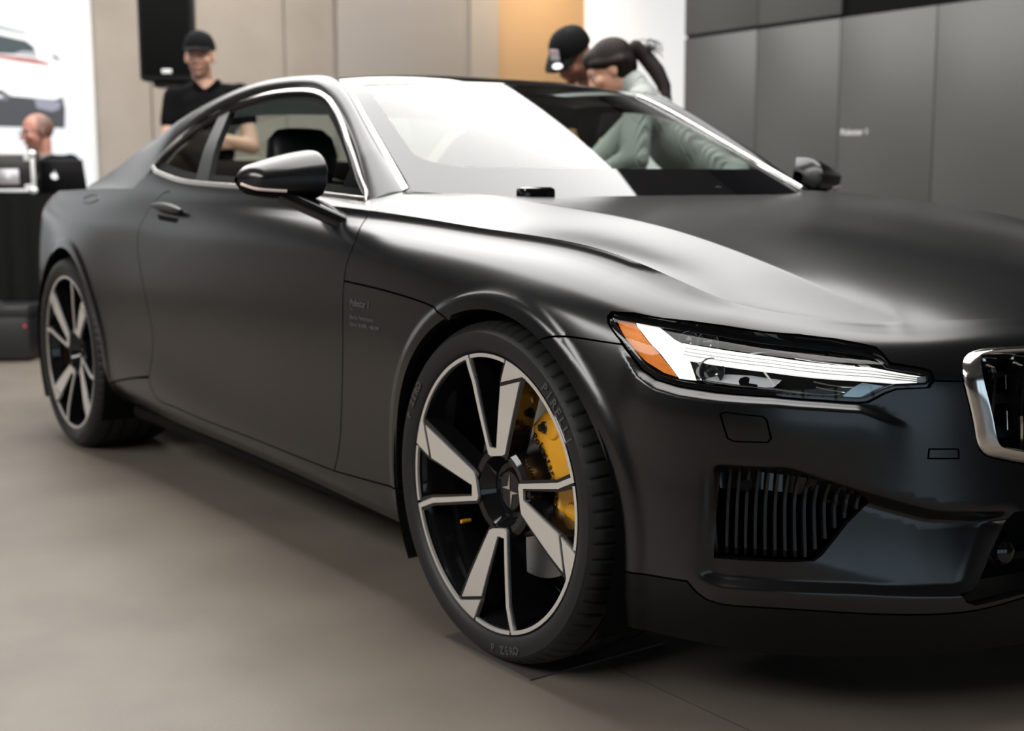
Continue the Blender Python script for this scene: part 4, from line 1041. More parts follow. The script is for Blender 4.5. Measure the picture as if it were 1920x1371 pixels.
def build_wheel(R, w, rot):
    W = empty('wheel', (0, 0, 0), 0, CAR)
    tyre(W, w, R)
    ring_text('PIRELLI', .313, math.radians(40), .026, M_TLET, W)
    ring_text('P ZERO', .313, math.radians(-78), .022, M_TLET, W, flip=True)
    ring_text('P ZERO', .313, math.radians(150), .022, M_TLET, W)
    lathe('rim', [(.286, .007), (.2865, .001), (.2838, -.0015), (.2838, .006), (.276, .010), (.272, .022), (.264, .05), (.262, .19), (.275, .235), (.283, .245)], M_GLOSS, W, n=96)
    for k in range(4):
        a0 = rot + 90*k
        disc_piece('machined_ribbon', polar(RIB, a0), -.0022, .006, M_MACH, W)
        disc_piece('machined_arc', polar(SHORT, a0), -.0022, .006, M_MACH, W)
        # black spoke bodies behind the machined faces
        thin = [(.270, 108.8), (.228, 107.6), (.084, 117), (.070, 112), (.094, 103), (.228, 101.6), (.278, 102.8), (.278, 108.0)]
        broad = [(.088, 93.5), (.205, 83.2), (.236, 82.6), (.279, 80.0), (.280, 64.0), (.262, 64.2), (.205, 64.2), (.090, 66.5), (.074, 70)]
        disc_piece('spoke', polar(thin, a0), .0015, .040, M_GLOSS, W)
        disc_piece('spoke', polar(broad, a0), .0015, .046, M_GLOSS, W)
    lathe('hub', [(.0, .050), (.038, .050), (.0405, .046), (.042, .052), (.046, .058), (.056, .056), (.064, .042), (.073, .026), (.086, .024), (.096, .030), (.100, .060), (.100, .10), (0, .10)], M_GLOSS, W, n=64)
    # split four-point star on the cap
    y = .0485; s1, s2 = .036, .0075
    def star(poly, nm):
        c = np.array(poly); V = [(p[0], y, p[1]) for p in c] + [(p[0], y+.002, p[1]) for p in c]; n = len(c)
        return mk(nm, V, [tuple(range(n))] + [(i, (i+1) % n, n+(i+1) % n, n+i) for i in range(n)], M_CHROME, W, smooth=False)
    g = .0012
    star([(-s1, g), (-g, s1), (-g, s2*.2+g), (-s2*.3, g)] if 0 else [(-g, s1), (-g, g), (-s1*.8, g), (-s2, s2)], 'cap_star')
    star([(g, -s1), (g, -g), (s1*.8, -g), (s2, -s2)], 'cap_star')
    lathe('valve', [(.0, -.004), (.004, -.004), (.004, .02)], mat('valve_amber', (.75,.33,.03), .3), W, n=10).location = (.205*math.cos(math.radians(-150)), .05, .205*math.sin(math.radians(-150)))
    return W
def copy_tree(o, parent=None):
    c = o.copy(); COL.objects.link(c); c.parent = parent
    for ch in o.children: copy_tree(ch, c)
    return c
w0 = build_wheel(.349, .270, 0); w0.location = (0, -.955, .3505)
w2 = build_wheel(.355, .290, 60); w2.location = (-2.742, -.955, .3555)
for src, x, z in ((w0, 0, .3505), (w2, -2.742, .3555)):
    c = copy_tree(src, CAR); c.location = (x, .955, z); c.rotation_euler = (0, 0, math.pi)
# brakes
def brake(x, z, side, a_mid):
    D = empty('brake', (x, side*.955, z), 0, CAR)
    yo = .105
    V, F = lathe_arrays([(.055, yo), (.085, yo), (.085, yo+.006), (.19, yo+.006), (.19, yo+.032), (.055, yo+.032)], 72, 'y')
    if side > 0: V = [(p[0], -p[1], p[2]) for p in V]
    o = mk('brake_disc', V, F, M_DISC, D, angle=30)
    # caliper: arc block with lobes
    C_ = []
    a0, a1 = a_mid-46, a_mid+44; f0 = .066
    def sect(rng, rad, yy):
        return [(rad*math.cos(math.radians(t)), yy*(-side), rad*math.sin(math.radians(t))) for t in rng]
    rng = np.linspace(a0, a1, 40)
    edge = .118 + .006*np.cos(np.linspace(0, 5*math.pi, 40))
    prof = []
    for i, t in enumerate(rng):
        e = min(1, (i+.6)/3, (40-i-.4)/3)**.5; r0 = edge[i]; r1 = .212
        m_ = (r0+r1)/2; r0 = m_ - (m_-r0)*e; r1 = m_ + (r1-m_)*e
        ca, sa = math.cos(math.radians(t)), math.sin(math.radians(t))
        prof.append([(r*ca, -side*-yv if 0 else yv, r*sa) for r, yv in ((r0+.004, f0+.004), (r0+.018, f0-.004), (.155, f0-.006), (.162, f0-.001), (r1-.02, f0+.0), (r1-.006, f0+.010), (r1, f0+.03), (r1, f0+.09), (r0, f0+.09), (r0, f0+.012))])
    prof = [[(p[0], p[1]*(-side), p[2]) for p in row] for row in prof]
    o = loft('brake_caliper', prof, M_GOLD, D, closed=True, flip=side > 0, angle=50); o['label'] = 'gold multi-piston brake caliper'
    for t in (a_mid-26, a_mid+2, a_mid+28):
        ca, sa = math.cos(math.radians(t)), math.sin(math.radians(t))
        q = lathe('piston_boss', [(0, -.004), (.019, -.004), (.0225, -.001), (.0235, .004), (.0235, .02)], M_GOLD, o, n=28)
        q.location = (.186*ca, f0*(-side), .186*sa)
        if side > 0: q.rotation_euler = (0, 0, math.pi)
    q = lathe('bleed_nipple', [(0, -.014), (.007, -.014), (.009, -.006), (.012, -.004), (.012, .004)], M_PLAST, o, n=12)
    t = a_mid+34; q.location = (.172*math.cos(math.radians(t)), f0*(-side), .172*math.sin(math.radians(t)))
    if side > 0: q.rotation_euler = (0, 0, math.pi)
    for txt, t0, sz in (('Polestar', a_mid+20, .024), ('akebono', a_mid-19, .020)):
        # letters run along the block, tops towards the tyre
        n = len(txt)
        for_v = []; 
        r = .1395; adv = sz*.52; V = []; F = []; k = 0
        for i, ch in enumerate(txt):
            ang = math.radians(t0) - (i - (n-1)/2)*adv/r
            rad = Vector((math.cos(ang), 0, math.sin(ang))); c = rad*r + Vector((0, (f0-.0065)*(-side), 0))
            N_ = Vector((0, side, 0)); Y = rad; X = Y.cross(N_)
            lo = text_obj('tmp_letter', ch, sz, M_GLOSS, None, Matrix.Translation(c) @ Matrix((X, Y, N_)).transposed().to_4x4() @ Matrix.Translation((0, -sz*.35, 0)), depth=.0006, align='CENTER')
            V += [tuple(v.co) for v in lo.data.vertices]; F += [tuple(u + k for u in p.vertices) for p in lo.data.polygons]; k = len(V); bpy.data.objects.remove(lo)
        mk('caliper_lettering', V, F, M_GLOSS, o, smooth=False)
for side in (-1, 1):
    brake(0, .3505, side, 22); brake(-2.742, .3555, side, 158)
# ---------------------------------------------------------------- interior
def seat(y, x=-1.72):
    S = empty('front_seat', (x, y, 0), 0, CAR)
    def pad(name, secs, m=M_LEATHER):
        rows = []
        for (cx, cz, hx, hy, tilt) in secs:
            ring = []
            for a in np.linspace(0, 2*math.pi, 28, endpoint=False):
                c, s2 = math.cos(a), math.sin(a); px = hx*math.copysign(abs(c)**.6, c); py = hy*math.copysign(abs(s2)**.6, s2)
                ring.append((cx + px*math.cos(tilt), py, cz + px*math.sin(tilt)))
            rows.append(ring)
        o = loft(name, rows, m, S, closed=True, angle=60)
        bm = bmesh.new(); bm.from_mesh(o.data); bmesh.ops.holes_fill(bm, edges=[e for e in bm.edges if e.is_boundary]); bmesh.ops.recalc_face_normals(bm, faces=bm.faces); bm.to_mesh(o.data); bm.free(); return o
    pad('seat_cushion', [(.20,.33,.27,.24,0),(.20,.36,.29,.26,.05),(.20,.44,.28,.26,.1),(.20,.46,.24,.22,.1)])
    pad('backrest', [(-.03,.42,.07,.23,.3),(-.08,.56,.075,.25,.3),(-.14,.74,.07,.25,.3),(-.19,.90,.06,.22,.3),(-.215,.965,.045,.17,.3),(-.22,.985,.02,.12,.3)])
    pad('headrest', [(-.205,.965,.03,.05,.2),(-.21,.99,.045,.105,.2),(-.225,1.06,.055,.125,.2),(-.24,1.12,.05,.115,.2),(-.245,1.15,.03,.085,.2),(-.245,1.157,.01,.05,.2)])
for y in (-.38, .38): seat(y)
# dashboard
rows = []
for y in np.linspace(-.80, .80, 30):
    rows.append([(-.50, y, .70), (-.52, y, .90), (-.62, y, .925 - .01*abs(y)), (-.80, y, .925 + .015*math.exp(-((y-.38)/.2)**2)), (-.90, y, .90), (-.93, y, .82), (-.90, y, .62), (-.86, y, .40)])
loft('dashboard', rows, mat('dash_leather', (.011,.011,.012), .55), CAR, flip=True)
SWH = empty('steering_wheel', (-1.16, .38, .84), 0, CAR); SWH.rotation_euler = (0, math.radians(-66), 0)
tube('wheel_rim', [(.18*math.cos(a), .18*math.sin(a), 0) for a in np.linspace(0, 2*math.pi, 40, endpoint=False)], .015, M_LEATHER, SWH, closed=True, n=10)
bm = bmesh.new(); box_bm(bm, -.05, .05, -.17, .17, -.02, .01, .01); box_bm(bm, -.17, 0, -.02, .02, -.02, .01, .008); bmobj('wheel_spokes', bm, M_LEATHER, SWH)
# rear bench, door cards, floor, bulkheads
rows = []
for y in np.linspace(-.62, .62, 26):
    rows.append([(-2.12, y, .30), (-2.10, y, .50), (-2.30, y, .50), (-2.40, y, .66), (-2.52, y, .90 - .03*(abs(y) < .1)), (-2.60, y, .915), (-2.95, y, .94)])
loft('rear_bench', rows, mat('grey_leather', (.20,.215,.21), .5), CAR)
for s_ in (-1, 1):
    rows = [[(x, s_*.78, .25), (x, s_*.77, .55), (x, s_*.74, .62), (x, s_*.77, .70), (x, s_*(gl_hw(.93, x)-.05), .915), (x, s_*(gl_hw(.93, x)-.022), .928)] for x in np.linspace(-.78, -2.45, 20)]
    loft('door_card', rows, mat('grey_leather'), CAR, flip=s_ < 0)
    tube('door_card_trim', [(x, s_*.772, .880 + .01*math.sin((x+1.5)*2)) for x in np.linspace(-.85, -1.9, 20)], .006, M_CHROME_S, CAR, n=8)
box('cabin_floor', -2.6, -.45, -.80, .80, .22, .26, M_DARK, CAR)
box('bulkhead', -.50, -.46, -.70, .70, .22, .90, M_DARK, CAR)
box('centre_console', -2.0, -.8, -.11, .11, .26, .60, M_LEATHER, CAR, bev=.03)
tube('rear_view_mirror', [(-1.08, -.12, 1.165), (-1.075, -.04, 1.175), (-1.075, .04, 1.175), (-1.08, .12, 1.165)], .02, M_GLOSS, CAR, n=12, flat=(.02, .06))
# ---------------------------------------------------------------- back wall dressing
M_BEIGE = mat('beige_panel', (.42, .385, .35), .6); M_PALE = mat('pale_panel', (.50, .45, .40), .6)
M_ORANGE = mat('warm_lit_panel', (.62, .42, .24), .7); M_WHITE = mat('white_panel', (.85, .85, .84), .6)  # orange base colour stands in for warm light on that panel
def wpanel(name, y0, y1, x, m, label, z1=CEIL_Z):
    return struct(box(name, -9.0, x, y0, y1, .0, z1, m), label)
for k, (a, b) in enumerate(((1.23, 1.70), (1.72, 2.97), (2.99, 3.49))):
    wpanel('trim_%d' % (k+1), a, b, -8.97, M_CONC, 'concrete wall slab between two joints')
wpanel('trim_4', 3.51, 4.98, -8.93, M_BEIGE, 'tall beige wall panel')
wpanel('trim_5', 4.985, 5.33, -8.90, M_PALE, 'narrow pale wall strip')
wpanel('trim_6', 5.35, 6.49, -8.96, M_ORANGE, 'wall panel with warm light put into its colour')
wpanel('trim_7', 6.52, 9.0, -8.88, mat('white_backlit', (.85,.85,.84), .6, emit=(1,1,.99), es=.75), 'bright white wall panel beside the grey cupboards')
# backlit picture of a white car on the wall
DS = empty('backlit_display', (-8.9, -1.0, 0)); tag(DS, 'white backlit wall display showing the tail of a white car', 'display')
box('display_box', -.08, .0, -2.2, 2.20, .35, 3.3, mat('display_case', (.8,.8,.8), .5), DS)
M_DISP = mat('display_print', (.25,.25,.26), .5, emit=(.95,.975,1), es=.74)
box('lit_face', 0, .006, -2.18, 2.16, .37, 3.28, M_DISP, DS)
def disp(name, pts, x, m):
    P = np.array(pts, float); P[:,0] += 1.0; n = len(P)
    V = [(x, p[0], p[1]) for p in P] + [(x-.002, p[0], p[1]) for p in P]
    return mk(name, V, [tuple(range(n))] + [(i, (i+1) % n, n+(i+1) % n, n+i) for i in range(n)], m, DS, smooth=False)
def em(n, c=(0,0,0), s=.8): return mat(n, tuple(min(.25, .3*q) for q in c), .5, emit=c, es=s)
# y grows to the right of the picture; the picture car is centred on y = -.15
def symm(pts): return pts + [(-.30 - y, z) for y, z in pts[::-1]]
disp('picture_car_body', symm([(.30,2.235),(.62,2.20),(.70,2.17),(.80,2.06),(.90,1.985),(.945,1.93),(.955,1.80),(.925,1.72),(.87,1.675)]), .0075, em('picture_white', (1,1,1), .96))
disp('picture_bumper', symm([(.45,1.735),(.52,1.69),(.86,1.67),(.93,1.69),(.945,1.60),(.935,1.445)]), .009, em('picture_charcoal', (.055,.06,.07), 1))
disp('picture_window', symm([(.45,2.165),(.66,2.13),(.715,2.09),(.745,2.005),(.55,2.02)]), .010, em('picture_glass', (.05,.07,.08), 1))
disp('picture_window_glare', [(.55,2.02),(.745,2.005),(.725,2.05),(.62,2.05)], .011, em('picture_glare', (.42,.42,.47), 1))
disp('picture_roof_edge', symm([(.40,2.238),(.655,2.19),(.655,2.18),(.40,2.222)]), .0105, em('picture_charcoal'))
disp('picture_tail_light', symm([(.40,2.015),(.72,1.995),(.835,1.965),(.83,1.945),(.60,1.965),(.40,1.99)]), .0115, em('picture_red', (.42,.14,.12), 1))
disp('picture_plate', [(.28,1.715),(.50,1.705),(.50,1.655),(.28,1.655)], .0100, em('picture_plate_grey', (.14,.15,.18), 1))
disp('picture_number', [(.30,1.700),(.455,1.693),(.455,1.672),(.30,1.675)], .0110, em('picture_lettering', (.7,.72,.75), 1))
disp('picture_reflector', [(.70,1.67),(.86,1.665),(.915,1.655),(.90,1.60),(.84,1.575),(.72,1.60)], .0095, em('picture_lilac', (.28,.28,.36), 1))
disp('picture_mirror', [(.855,2.035),(.90,2.015),(.925,1.99),(.88,1.995)], .0105, em('picture_charcoal'))
disp('picture_crease', [(.40,1.86),(.80,1.845),(.80,1.828),(.40,1.84)], .0105, em('picture_shade', (.62,.62,.66), 1))
# ---------------------------------------------------------------- grey cupboard wall on the far side
M_CAB = mat('grey_metal_front', (.082, .081, .077), .40, metal=.30)
WR = struct(box('wall_right', -4.76, 8.0, 4.03, 4.7, 0, CEIL_Z+.08, M_DARK))
PW = .6985
for i in range(-0, 12):
    x0 = -4.757 + i*PW
    gap = .003 if i not in (0, 4, 8) else .006
    def pan(z0, z1):
        o = box('panel', x0+gap, x0+PW-.003, 4.0, 4.03, z0, z1, M_CAB, WR, bev=.002); return o
    pan(.08, 1.972)
    if i < 2: pan(1.995, CEIL_Z)
box('plinth', -4.75, 8.0, 4.015, 4.03, 0, .078, M_DARK, WR)
M_LAB = mat('white_lettering', (.8,.8,.78), .5)
text_obj('lettering', 'Polestar 1', .052, M_LAB, WR, Matrix.Translation((-3.335, 3.998, 1.262)) @ Matrix.Rotation(math.radians(90), 4, 'X'), depth=.001)
# ---------------------------------------------------------------- plate under the front wheel
pl = box('floor_plate', -.175, .135, -.955, -.60, .0005, .0035, mat('brown_grey_plate', (.085,.074,.069), .40), None)
tag(pl, 'thin dark square plate on the floor under the front wheel', 'plate')
fj = box('floor_joint', .10, 2.6, -.782, -.776, -.001, .0006, mat('joint_filler', (.10,.085,.075), .6), bpy.data.objects['floor'])
# ---------------------------------------------------------------- music desk
TB = empty('draped_table', (-5.75, -.35, 0)); tag(TB, 'black cloth covered table carrying the laptop and flight case', 'table')
M_CLOTH = mat('black_cloth', (.006,.006,.006), .9, spec=.2)
ax = Vector((.582, .813, 0)).normalized()      # table runs across the view
TB.rotation_euler = (0, 0, math.atan2(.813, .582))
box('tabletop', -.75, .82, -.02, .40, .895, .915, M_CLOTH, TB)
n = 90; ring = []
for x, y in [(x, -.03) for x in np.linspace(-.76, .83, n)] + [(.83, y) for y in np.linspace(-.03, .41, 30)] + [(x, .41) for x in np.linspace(.83, -.76, 40)] + [(-.76, y) for y in np.linspace(.41, -.03, 30)]: ring.append((x, y))
ring = np.array(ring); k = np.arange(len(ring)); ctr = ring.mean(0); dv = ring - ctr; dv /= np.linalg.norm(dv, axis=1)[:, None]
loft('tablecloth', [np.column_stack([ring, np.full(len(k), .917)]), np.column_stack([ring + dv*.008*np.sin(k*.9)[:, None], np.full(len(k), .5)]), np.column_stack([ring + dv*(.012 + .014*np.sin(k*.9))[:, None], np.full(len(k), .01)])], M_CLOTH, TB, closed=True)
mk('cloth_top', np.vstack([np.column_stack([ring, np.full(len(k), .917)]), [[ctr[0], ctr[1], .917]]]), [(i, (i+1) % len(k), len(k)) for i in range(len(k))], M_CLOTH, TB, smooth=False)
def on_table(u, w, z=.918):       # u along the table, w depth
    c, s_ = math.cos(TB.rotation_euler.z), math.sin(TB.rotation_euler.z); return (-5.75 + u*c - w*s_, -.35 + u*s_ + w*c, z)
RT = TB.rotation_euler.z
# flight case lid
FC = empty('flight_case', on_table(-.025, .035, .934), RT); tag(FC, 'small black flight case with silver edges and ball corners on the table', 'case')
M_ALU = mat('silver_edge', (.80,.81,.81), .45, metal=.4); M_CASE = mat('black_laminate', (.010,.010,.011), .35)
W_, H_, D_ = .42, .225, .12
box('case_body', -W_+.155, .155, 0, D_, 0, H_, M_CASE, FC, bev=.004)
for (a, b, c, d) in ((-W_+.15, .16, H_-.012, H_+.004), (-W_+.15, .16, -.0, .018)): box('edge_profile', a, b, -.006, .016, c, d, M_ALU, FC, bev=.003)
box('edge_profile', .138, .160, -.006, .016, 0, H_, M_ALU, FC, bev=.003)
for z in (.008, H_-.006):
    for x in (.148,):
        V, F = lathe_arrays([(0.0001, -.022), (.012, -.02), (.022, -.008), (.024, .004), (.018, .018), (.0001, .024)], 20, 'z'); o = mk('ball_corner', V, F, M_ALU, FC); o.location = (x, .0, z)
for x0, x1, z0, z1 in ((.10,.16,.012,.045), (.10,.16,H_-.045,H_-.012)): box('corner_bracket', x0, x1, -.004, .002, z0, z1, M_ALU, FC, bev=.0015)
box('butterfly_latch', -.06, .07, -.006, .004, .045, .135, mat('latch_plate', (.62,.60,.64), .4, metal=.8), FC, bev=.006)
box('latch_turn', -.01, .02, -.010, -.004, .075, .105, M_ALU, FC, bev=.004)
# laptop
LP = empty('laptop', on_table(.19, .245), RT); tag(LP, 'open dark laptop with glowing round logo seen from behind on the table', 'laptop')
box('keyboard_base', -.18, .18, .0, .17, 0, .016, mat('laptop_grey', (.06,.06,.065), .35, metal=.6), LP, bev=.004)
LID = box('lid', -.18, .18, -.004, .004, 0, .205, mat('laptop_lid', (.028,.028,.030), .35, metal=.5), LP, bev=.003); LID.location = (0, .0, .012); LID.rotation_euler = (math.radians(20), 0, 0)
pts = []
for a in np.linspace(0, 2*math.pi, 40, endpoint=False):
    r = .021*(1 - .10*abs(math.sin(a))**6 + .04*abs(math.cos(a))); x, z = r*math.cos(a), r*1.02*math.sin(a)
    dd = math.hypot(x-.027, z-.003)
    if dd < .0125: x = .027 - (.0125)*(.027-x)/max(dd, 1e-4); z = .003 + (z-.003)/max(dd, 1e-4)*.0125
    pts.append((x, z))
V = [(x, -.0052, z+.105) for x, z in pts] + [(x, -.0042, z+.105) for x, z in pts]; q = len(pts)
M_LOGO = mat('lit_logo', (.85,.85,.85), .4, emit=(1,.99,1), es=.75)
mk('lid_logo', V, [tuple(range(q))] + [(i, (i+1) % q, q+(i+1) % q, q+i) for i in range(q)], M_LOGO, LID, smooth=False)
leaf = [(.002,.131),(.004,.138),(.009,.142),(.010,.137),(.006,.132)]
mk('lid_logo', [(x, -.0052, z) for x, z in leaf], [tuple(range(5))], M_LOGO, LID, smooth=False)
# headphones on the desk, small bottle
HPH = empty('headphones', on_table(.735, .06), RT); tag(HPH, 'brown headphones lying on the table behind the boot', 'headphones')
M_BR = mat('brown_band', (.16,.12,.09), .5); M_RED = mat('dark_red_pad', (.13,.03,.022), .5)
tube('headband', [(.10*math.cos(a)+.03, .02, .07 + .085*math.sin(a)) for a in np.linspace(-.1, math.pi+.1, 24)], .010, M_BR, HPH, n=10)
for x in (-.065, .125):
    o = lathe('ear_cup', [(0, -.02), (.035, -.02), (.042, -.012), (.042, .012), (.035, .02), (0, .02)], M_RED, HPH, n=24); o.location = (x, .02, .045); o.rotation_euler = (0, 0, math.radians(60))
MS = empty('desk_microphone', on_table(.60, .16), RT); tag(MS, 'bent gooseneck microphone standing on the table beside the headphones', 'microphone')
lathe('base', [(0, 0), (.03, 0), (.03, .012), (.008, .018), (.006, .03)], M_PLAST, MS, n=20, axis='z')
tube('gooseneck', [(0,0,.02),(-.004,0,.08),(.0,0,.13),(.02,0,.155),(.04,0,.158)], .006, M_BR, MS, n=8)
tube('capsule', [(.035,0,.158),(.05,0,.155),(.068,0,.148)], [.009,.012,.008], M_BR, MS, n=10)
CP = lathe('paper_cup', [(0, 0), (.022, 0), (.028, .085), (.030, .087), (.026, .085), (.02, .005)], mat('white_paper', (.75,.75,.74), .6), None, n=24, axis='z'); CP.location = on_table(.53, .07)
tag(CP, 'small white cup standing on the table next to the laptop', 'cup')
# tool case on the floor
TC = empty('floor_case', on_table(-.02, -.42, 0), RT); tag(TC, 'black plastic case on the floor against the draped table', 'case')
box('case_shell', -.17, .24, 0, .30, .01, .25, mat('case_plastic', (.010,.010,.011), .45), TC, bev=.012)
box('case_lid', -.175, .245, -.005, .305, .25, .31, mat('case_plastic2', (.016,.016,.017), .4), TC, bev=.012)
tube('handle', [(-.05,-.01,.31),(-.03,-.01,.335),(.09,-.01,.335),(.11,-.01,.31)], .008, M_PLAST, TC, n=8)
box('yellow_tag', -.145, -.115, -.004, .002, .07, .20, mat('yellow_tag', (.20,.13,.02), .6), TC, bev=.001)
o = lathe('power_light', [(0, -.006), (.006, -.005), (.007, 0), (.007, .01)], mat('red_led', (.5,.02,.04), .3, emit=(1,.03,.08), es=.5), TC, n=12); o.location = (.22, -.002, .20)
# loudspeaker on its stand
SK = empty('loudspeaker', (-6.255, .853, 1.64), RT); tag(SK, 'black loudspeaker on a pole in front of the concrete wall', 'speaker')
def prism(name, secs, m, par, bev=0):
    return loft(name, secs, m, par, closed=True, angle=30)
sec = lambda z, w, d: [(-w, -d, z), (w, -d, z), (w*.72, d, z), (-w*.72, d, z)]
bm = bmesh.new(); vs = [bm.verts.new(p) for p in sec(0, .178, .15) + sec(.62, .178, .15)]
bm.faces.new(vs[:4][::-1]); bm.faces.new(vs[4:])
for i in range(4): bm.faces.new((vs[i], vs[(i+1) % 4], vs[4+(i+1) % 4], vs[4+i]))
bmesh.ops.bevel(bm, geom=bm.edges[:], offset=.012, segments=2, affect='EDGES'); bmobj('cabinet', bm, mat('speaker_shell', (.006,.006,.0065), .6, spec=.2), SK, smooth=True)
box('grille_cloth', -.155, .155, -.158, -.149, .035, .585, mat('speaker_grille', (.003,.003,.003), .9, spec=.1, bump=(500, .5)), SK, bev=.004)
box('badge', -.03, .035, -.163, -.157, .045, .072, mat('badge_white', (.7,.7,.7), .4), SK, bev=.004)
box('mount_plate', -.11, .10, -.08, .08, -.035, .0, M_PLAST, SK, bev=.008)
ST = empty('speaker_stand', (-6.255, .853, 0), RT); tag(ST, 'black tripod pole carrying the loudspeaker', 'stand')
tube('pole', [(0,0,.10),(0,0,1.0),(0,0,1.604)], .0175, M_PLAST, ST, n=14)
lathe('collar', [(.0175, .55), (.03, .55), (.03, .62), (.0175, .62)], M_PLAST, ST, n=16, axis='z')
for k in range(3):
    a = k*2*math.pi/3 + .4; tube('leg', [(.02*math.cos(a), .02*math.sin(a), .58), (.45*math.cos(a), .45*math.sin(a), .02)], .011, M_PLAST, ST, n=8)
# ---------------------------------------------------------------- people
def tc_verts(p0, p1, r0, r1, n=14, k=6, sq=1.0):
    """tapered capsule verts/faces"""
    p0, p1 = Vector(p0), Vector(p1); d = (p1-p0); L = d.length; q = d.to_track_quat('Z', 'Y') if L > 1e-6 else Vector((0,0,1)).to_track_quat('Z', 'Y')
    rings = []
    for i in range(k+1):
        a = -math.pi/2 + math.pi/2*i/k; rings.append((r0*math.cos(a), r0*math.sin(a)))
    for i in range(k+1):
        a = math.pi/2*i/k; rings.append((r1*math.cos(a), L + r1*math.sin(a)))
    V = []; F = []
    for r, z in rings:
        for j in range(n):
            t = 2*math.pi*j/n; V.append(p0 + q @ Vector((max(r, 1e-4)*math.cos(t), max(r, 1e-4)*math.sin(t)*sq, z)))
    for i in range(len(rings)-1):
        for j in range(n): F.append((i*n+j, i*n+(j+1) % n, (i+1)*n+(j+1) % n, (i+1)*n+j))
    F.append(tuple(range(n))[::-1]); F.append(tuple(range((len(rings)-1)*n, len(rings)*n)))
    return V, F
def ell_verts(c, r, rot=None, n=24, k=14):
    V = []; F = []; c = Vector(c)
    for i in range(k+1):
        a = -math.pi/2 + math.pi*i/k
        for j in range(n):
            t = 2*math.pi*j/n; v = Vector((r[0]*max(math.cos(a), 1e-3)*math.cos(t), r[1]*max(math.cos(a), 1e-3)*math.sin(t), r[2]*math.sin(a)))
            V.append(c + (rot @ v if rot else v))
    for i in range(k):
        for j in range(n): F.append((i*n+j, i*n+(j+1) % n, (i+1)*n+(j+1) % n, (i+1)*n+j))
    F.append(tuple(range(n))[::-1]); F.append(tuple(range(k*n, (k+1)*n)))
    return V, F
def blob(name, prims, vox, m, parent, smooth_it=6, post=None, color=None):
    """union of primitives grown into ONE continuous surface"""
    V = []; F = []
    for v, f in prims:
        k = len(V); V += [tuple(p) for p in v]; F += [tuple(i+k for i in q) for q in f]
    t = mk('tmp_blob', V, F, m, None)
    md = t.modifiers.new('r', 'REMESH'); md.mode = 'VOXEL'; md.voxel_size = vox
    m2 = t.modifiers.new('s', 'SMOOTH'); m2.iterations = smooth_it; m2.factor = .5
    me = bpy.data.meshes.new_from_object(t.evaluated_get(bpy.context.evaluated_depsgraph_get())); bpy.data.objects.remove(t)
    me.name = name; n = len(me.vertices); co = np.zeros(n*3); me.vertices.foreach_get('co', co); co = co.reshape(-1, 3)
    if post is not None: co = post(co); me.vertices.foreach_set('co', co.ravel()); me.update()
    if color is not None:
        ca = me.color_attributes.new('Col', 'FLOAT_COLOR', 'POINT'); c4 = np.ones((n, 4)); c4[:, :3] = color(co); ca.data.foreach_set('color', c4.ravel())
    me.materials.clear(); me.materials.append(m); me.polygons.foreach_set('use_smooth', [True]*len(me.polygons))
    return link(bpy.data.objects.new(name, me), parent)
def skin_mat():
    m = mat('skin', (.6,.4,.3), .5); nt = m.node_tree
    if not any(n.type == 'VERTEX_COLOR' for n in nt.nodes):
        a = nt.nodes.new('ShaderNodeVertexColor'); a.layer_name = 'Col'; b = nt.nodes['Principled BSDF']
        nt.links.new(a.outputs['Color'], b.inputs['Base Color']); b.inputs['Subsurface Weight'].default_value = .08; b.inputs['Subsurface Radius'].default_value = (.02,.008,.004); b.inputs['Subsurface Scale'].default_value = .3
    return m
def frame(yaw, pitch=0, roll=0):
    """head frame: +X = facing direction at yaw (degrees, world), pitch down positive, roll"""
    return Matrix.Rotation(math.radians(yaw), 3, 'Z') @ Matrix.Rotation(math.radians(pitch), 3, 'Y') @ Matrix.Rotation(math.radians(roll), 3, 'X')
def head_prims(c, R, fem=0):
    """c = centre of the skull; R = rotation (x forward, z up). Head about 0.235 tall"""
    c = Vector(c); g = lambda x, y, z: c + R @ Vector((x, y, z)); P = []
    P.append(ell_verts(g(-.010, 0, .028), (.096, .076, .088), R))
    P.append(ell_verts(g(.018, 0, -.028), (.068, .062, .078), R))          # face mass
    P.append(ell_verts(g(.030, 0, -.078), (.046, .046 - .006*fem, .038), R))          # jaw
    P.append(tc_verts(g(.066, 0, -.098), g(.058, 0, -.090), .017, .018))   # chin
    P.append(tc_verts(g(.086, 0, .006), g(.104, 0, -.030), .008, .0125))   # nose
    for s in (-1, 1):
        P.append(ell_verts(g(.100, s*.011, -.034), (.010, .009, .008), R, 12, 8))
        P.append(tc_verts(g(.083, s*.014, .020), g(.070, s*.048, .016), .0105, .010))      # brow
        P.append(ell_verts(g(.060, s*.043, -.022), (.026, .021, .022), R, 14, 8))          # cheek
        P.append(ell_verts(g(-.006, s*.076, -.008), (.020, .007, .033), R @ Matrix.Rotation(s*-.35, 3, 'Z'), 14, 8))   # ear
    P.append(tc_verts(g(.084, -.017, -.062), g(.084, .017, -.062), .0085, .0085, 10, 4))   # lips
    return P
def head_post(c, R):
    c = np.array(c); Rn = np.array(R)
    def f(co):
        loc = (co - c) @ Rn
        for s in (-1, 1):
            d2 = ((loc[:,0]-.085)/.03)**2 + ((loc[:,1]-s*.032)/.017)**2 + ((loc[:,2]-.001)/.012)**2
            loc[:,0] -= .009*np.exp(-d2)
        d2 = ((loc[:,0]-.095)/.02)**2 + (loc[:,1]/.022)**2 + ((loc[:,2]+.062)/.0022)**2; loc[:,0] -= .004*np.exp(-d2)
        return loc @ Rn.T + c
    return f
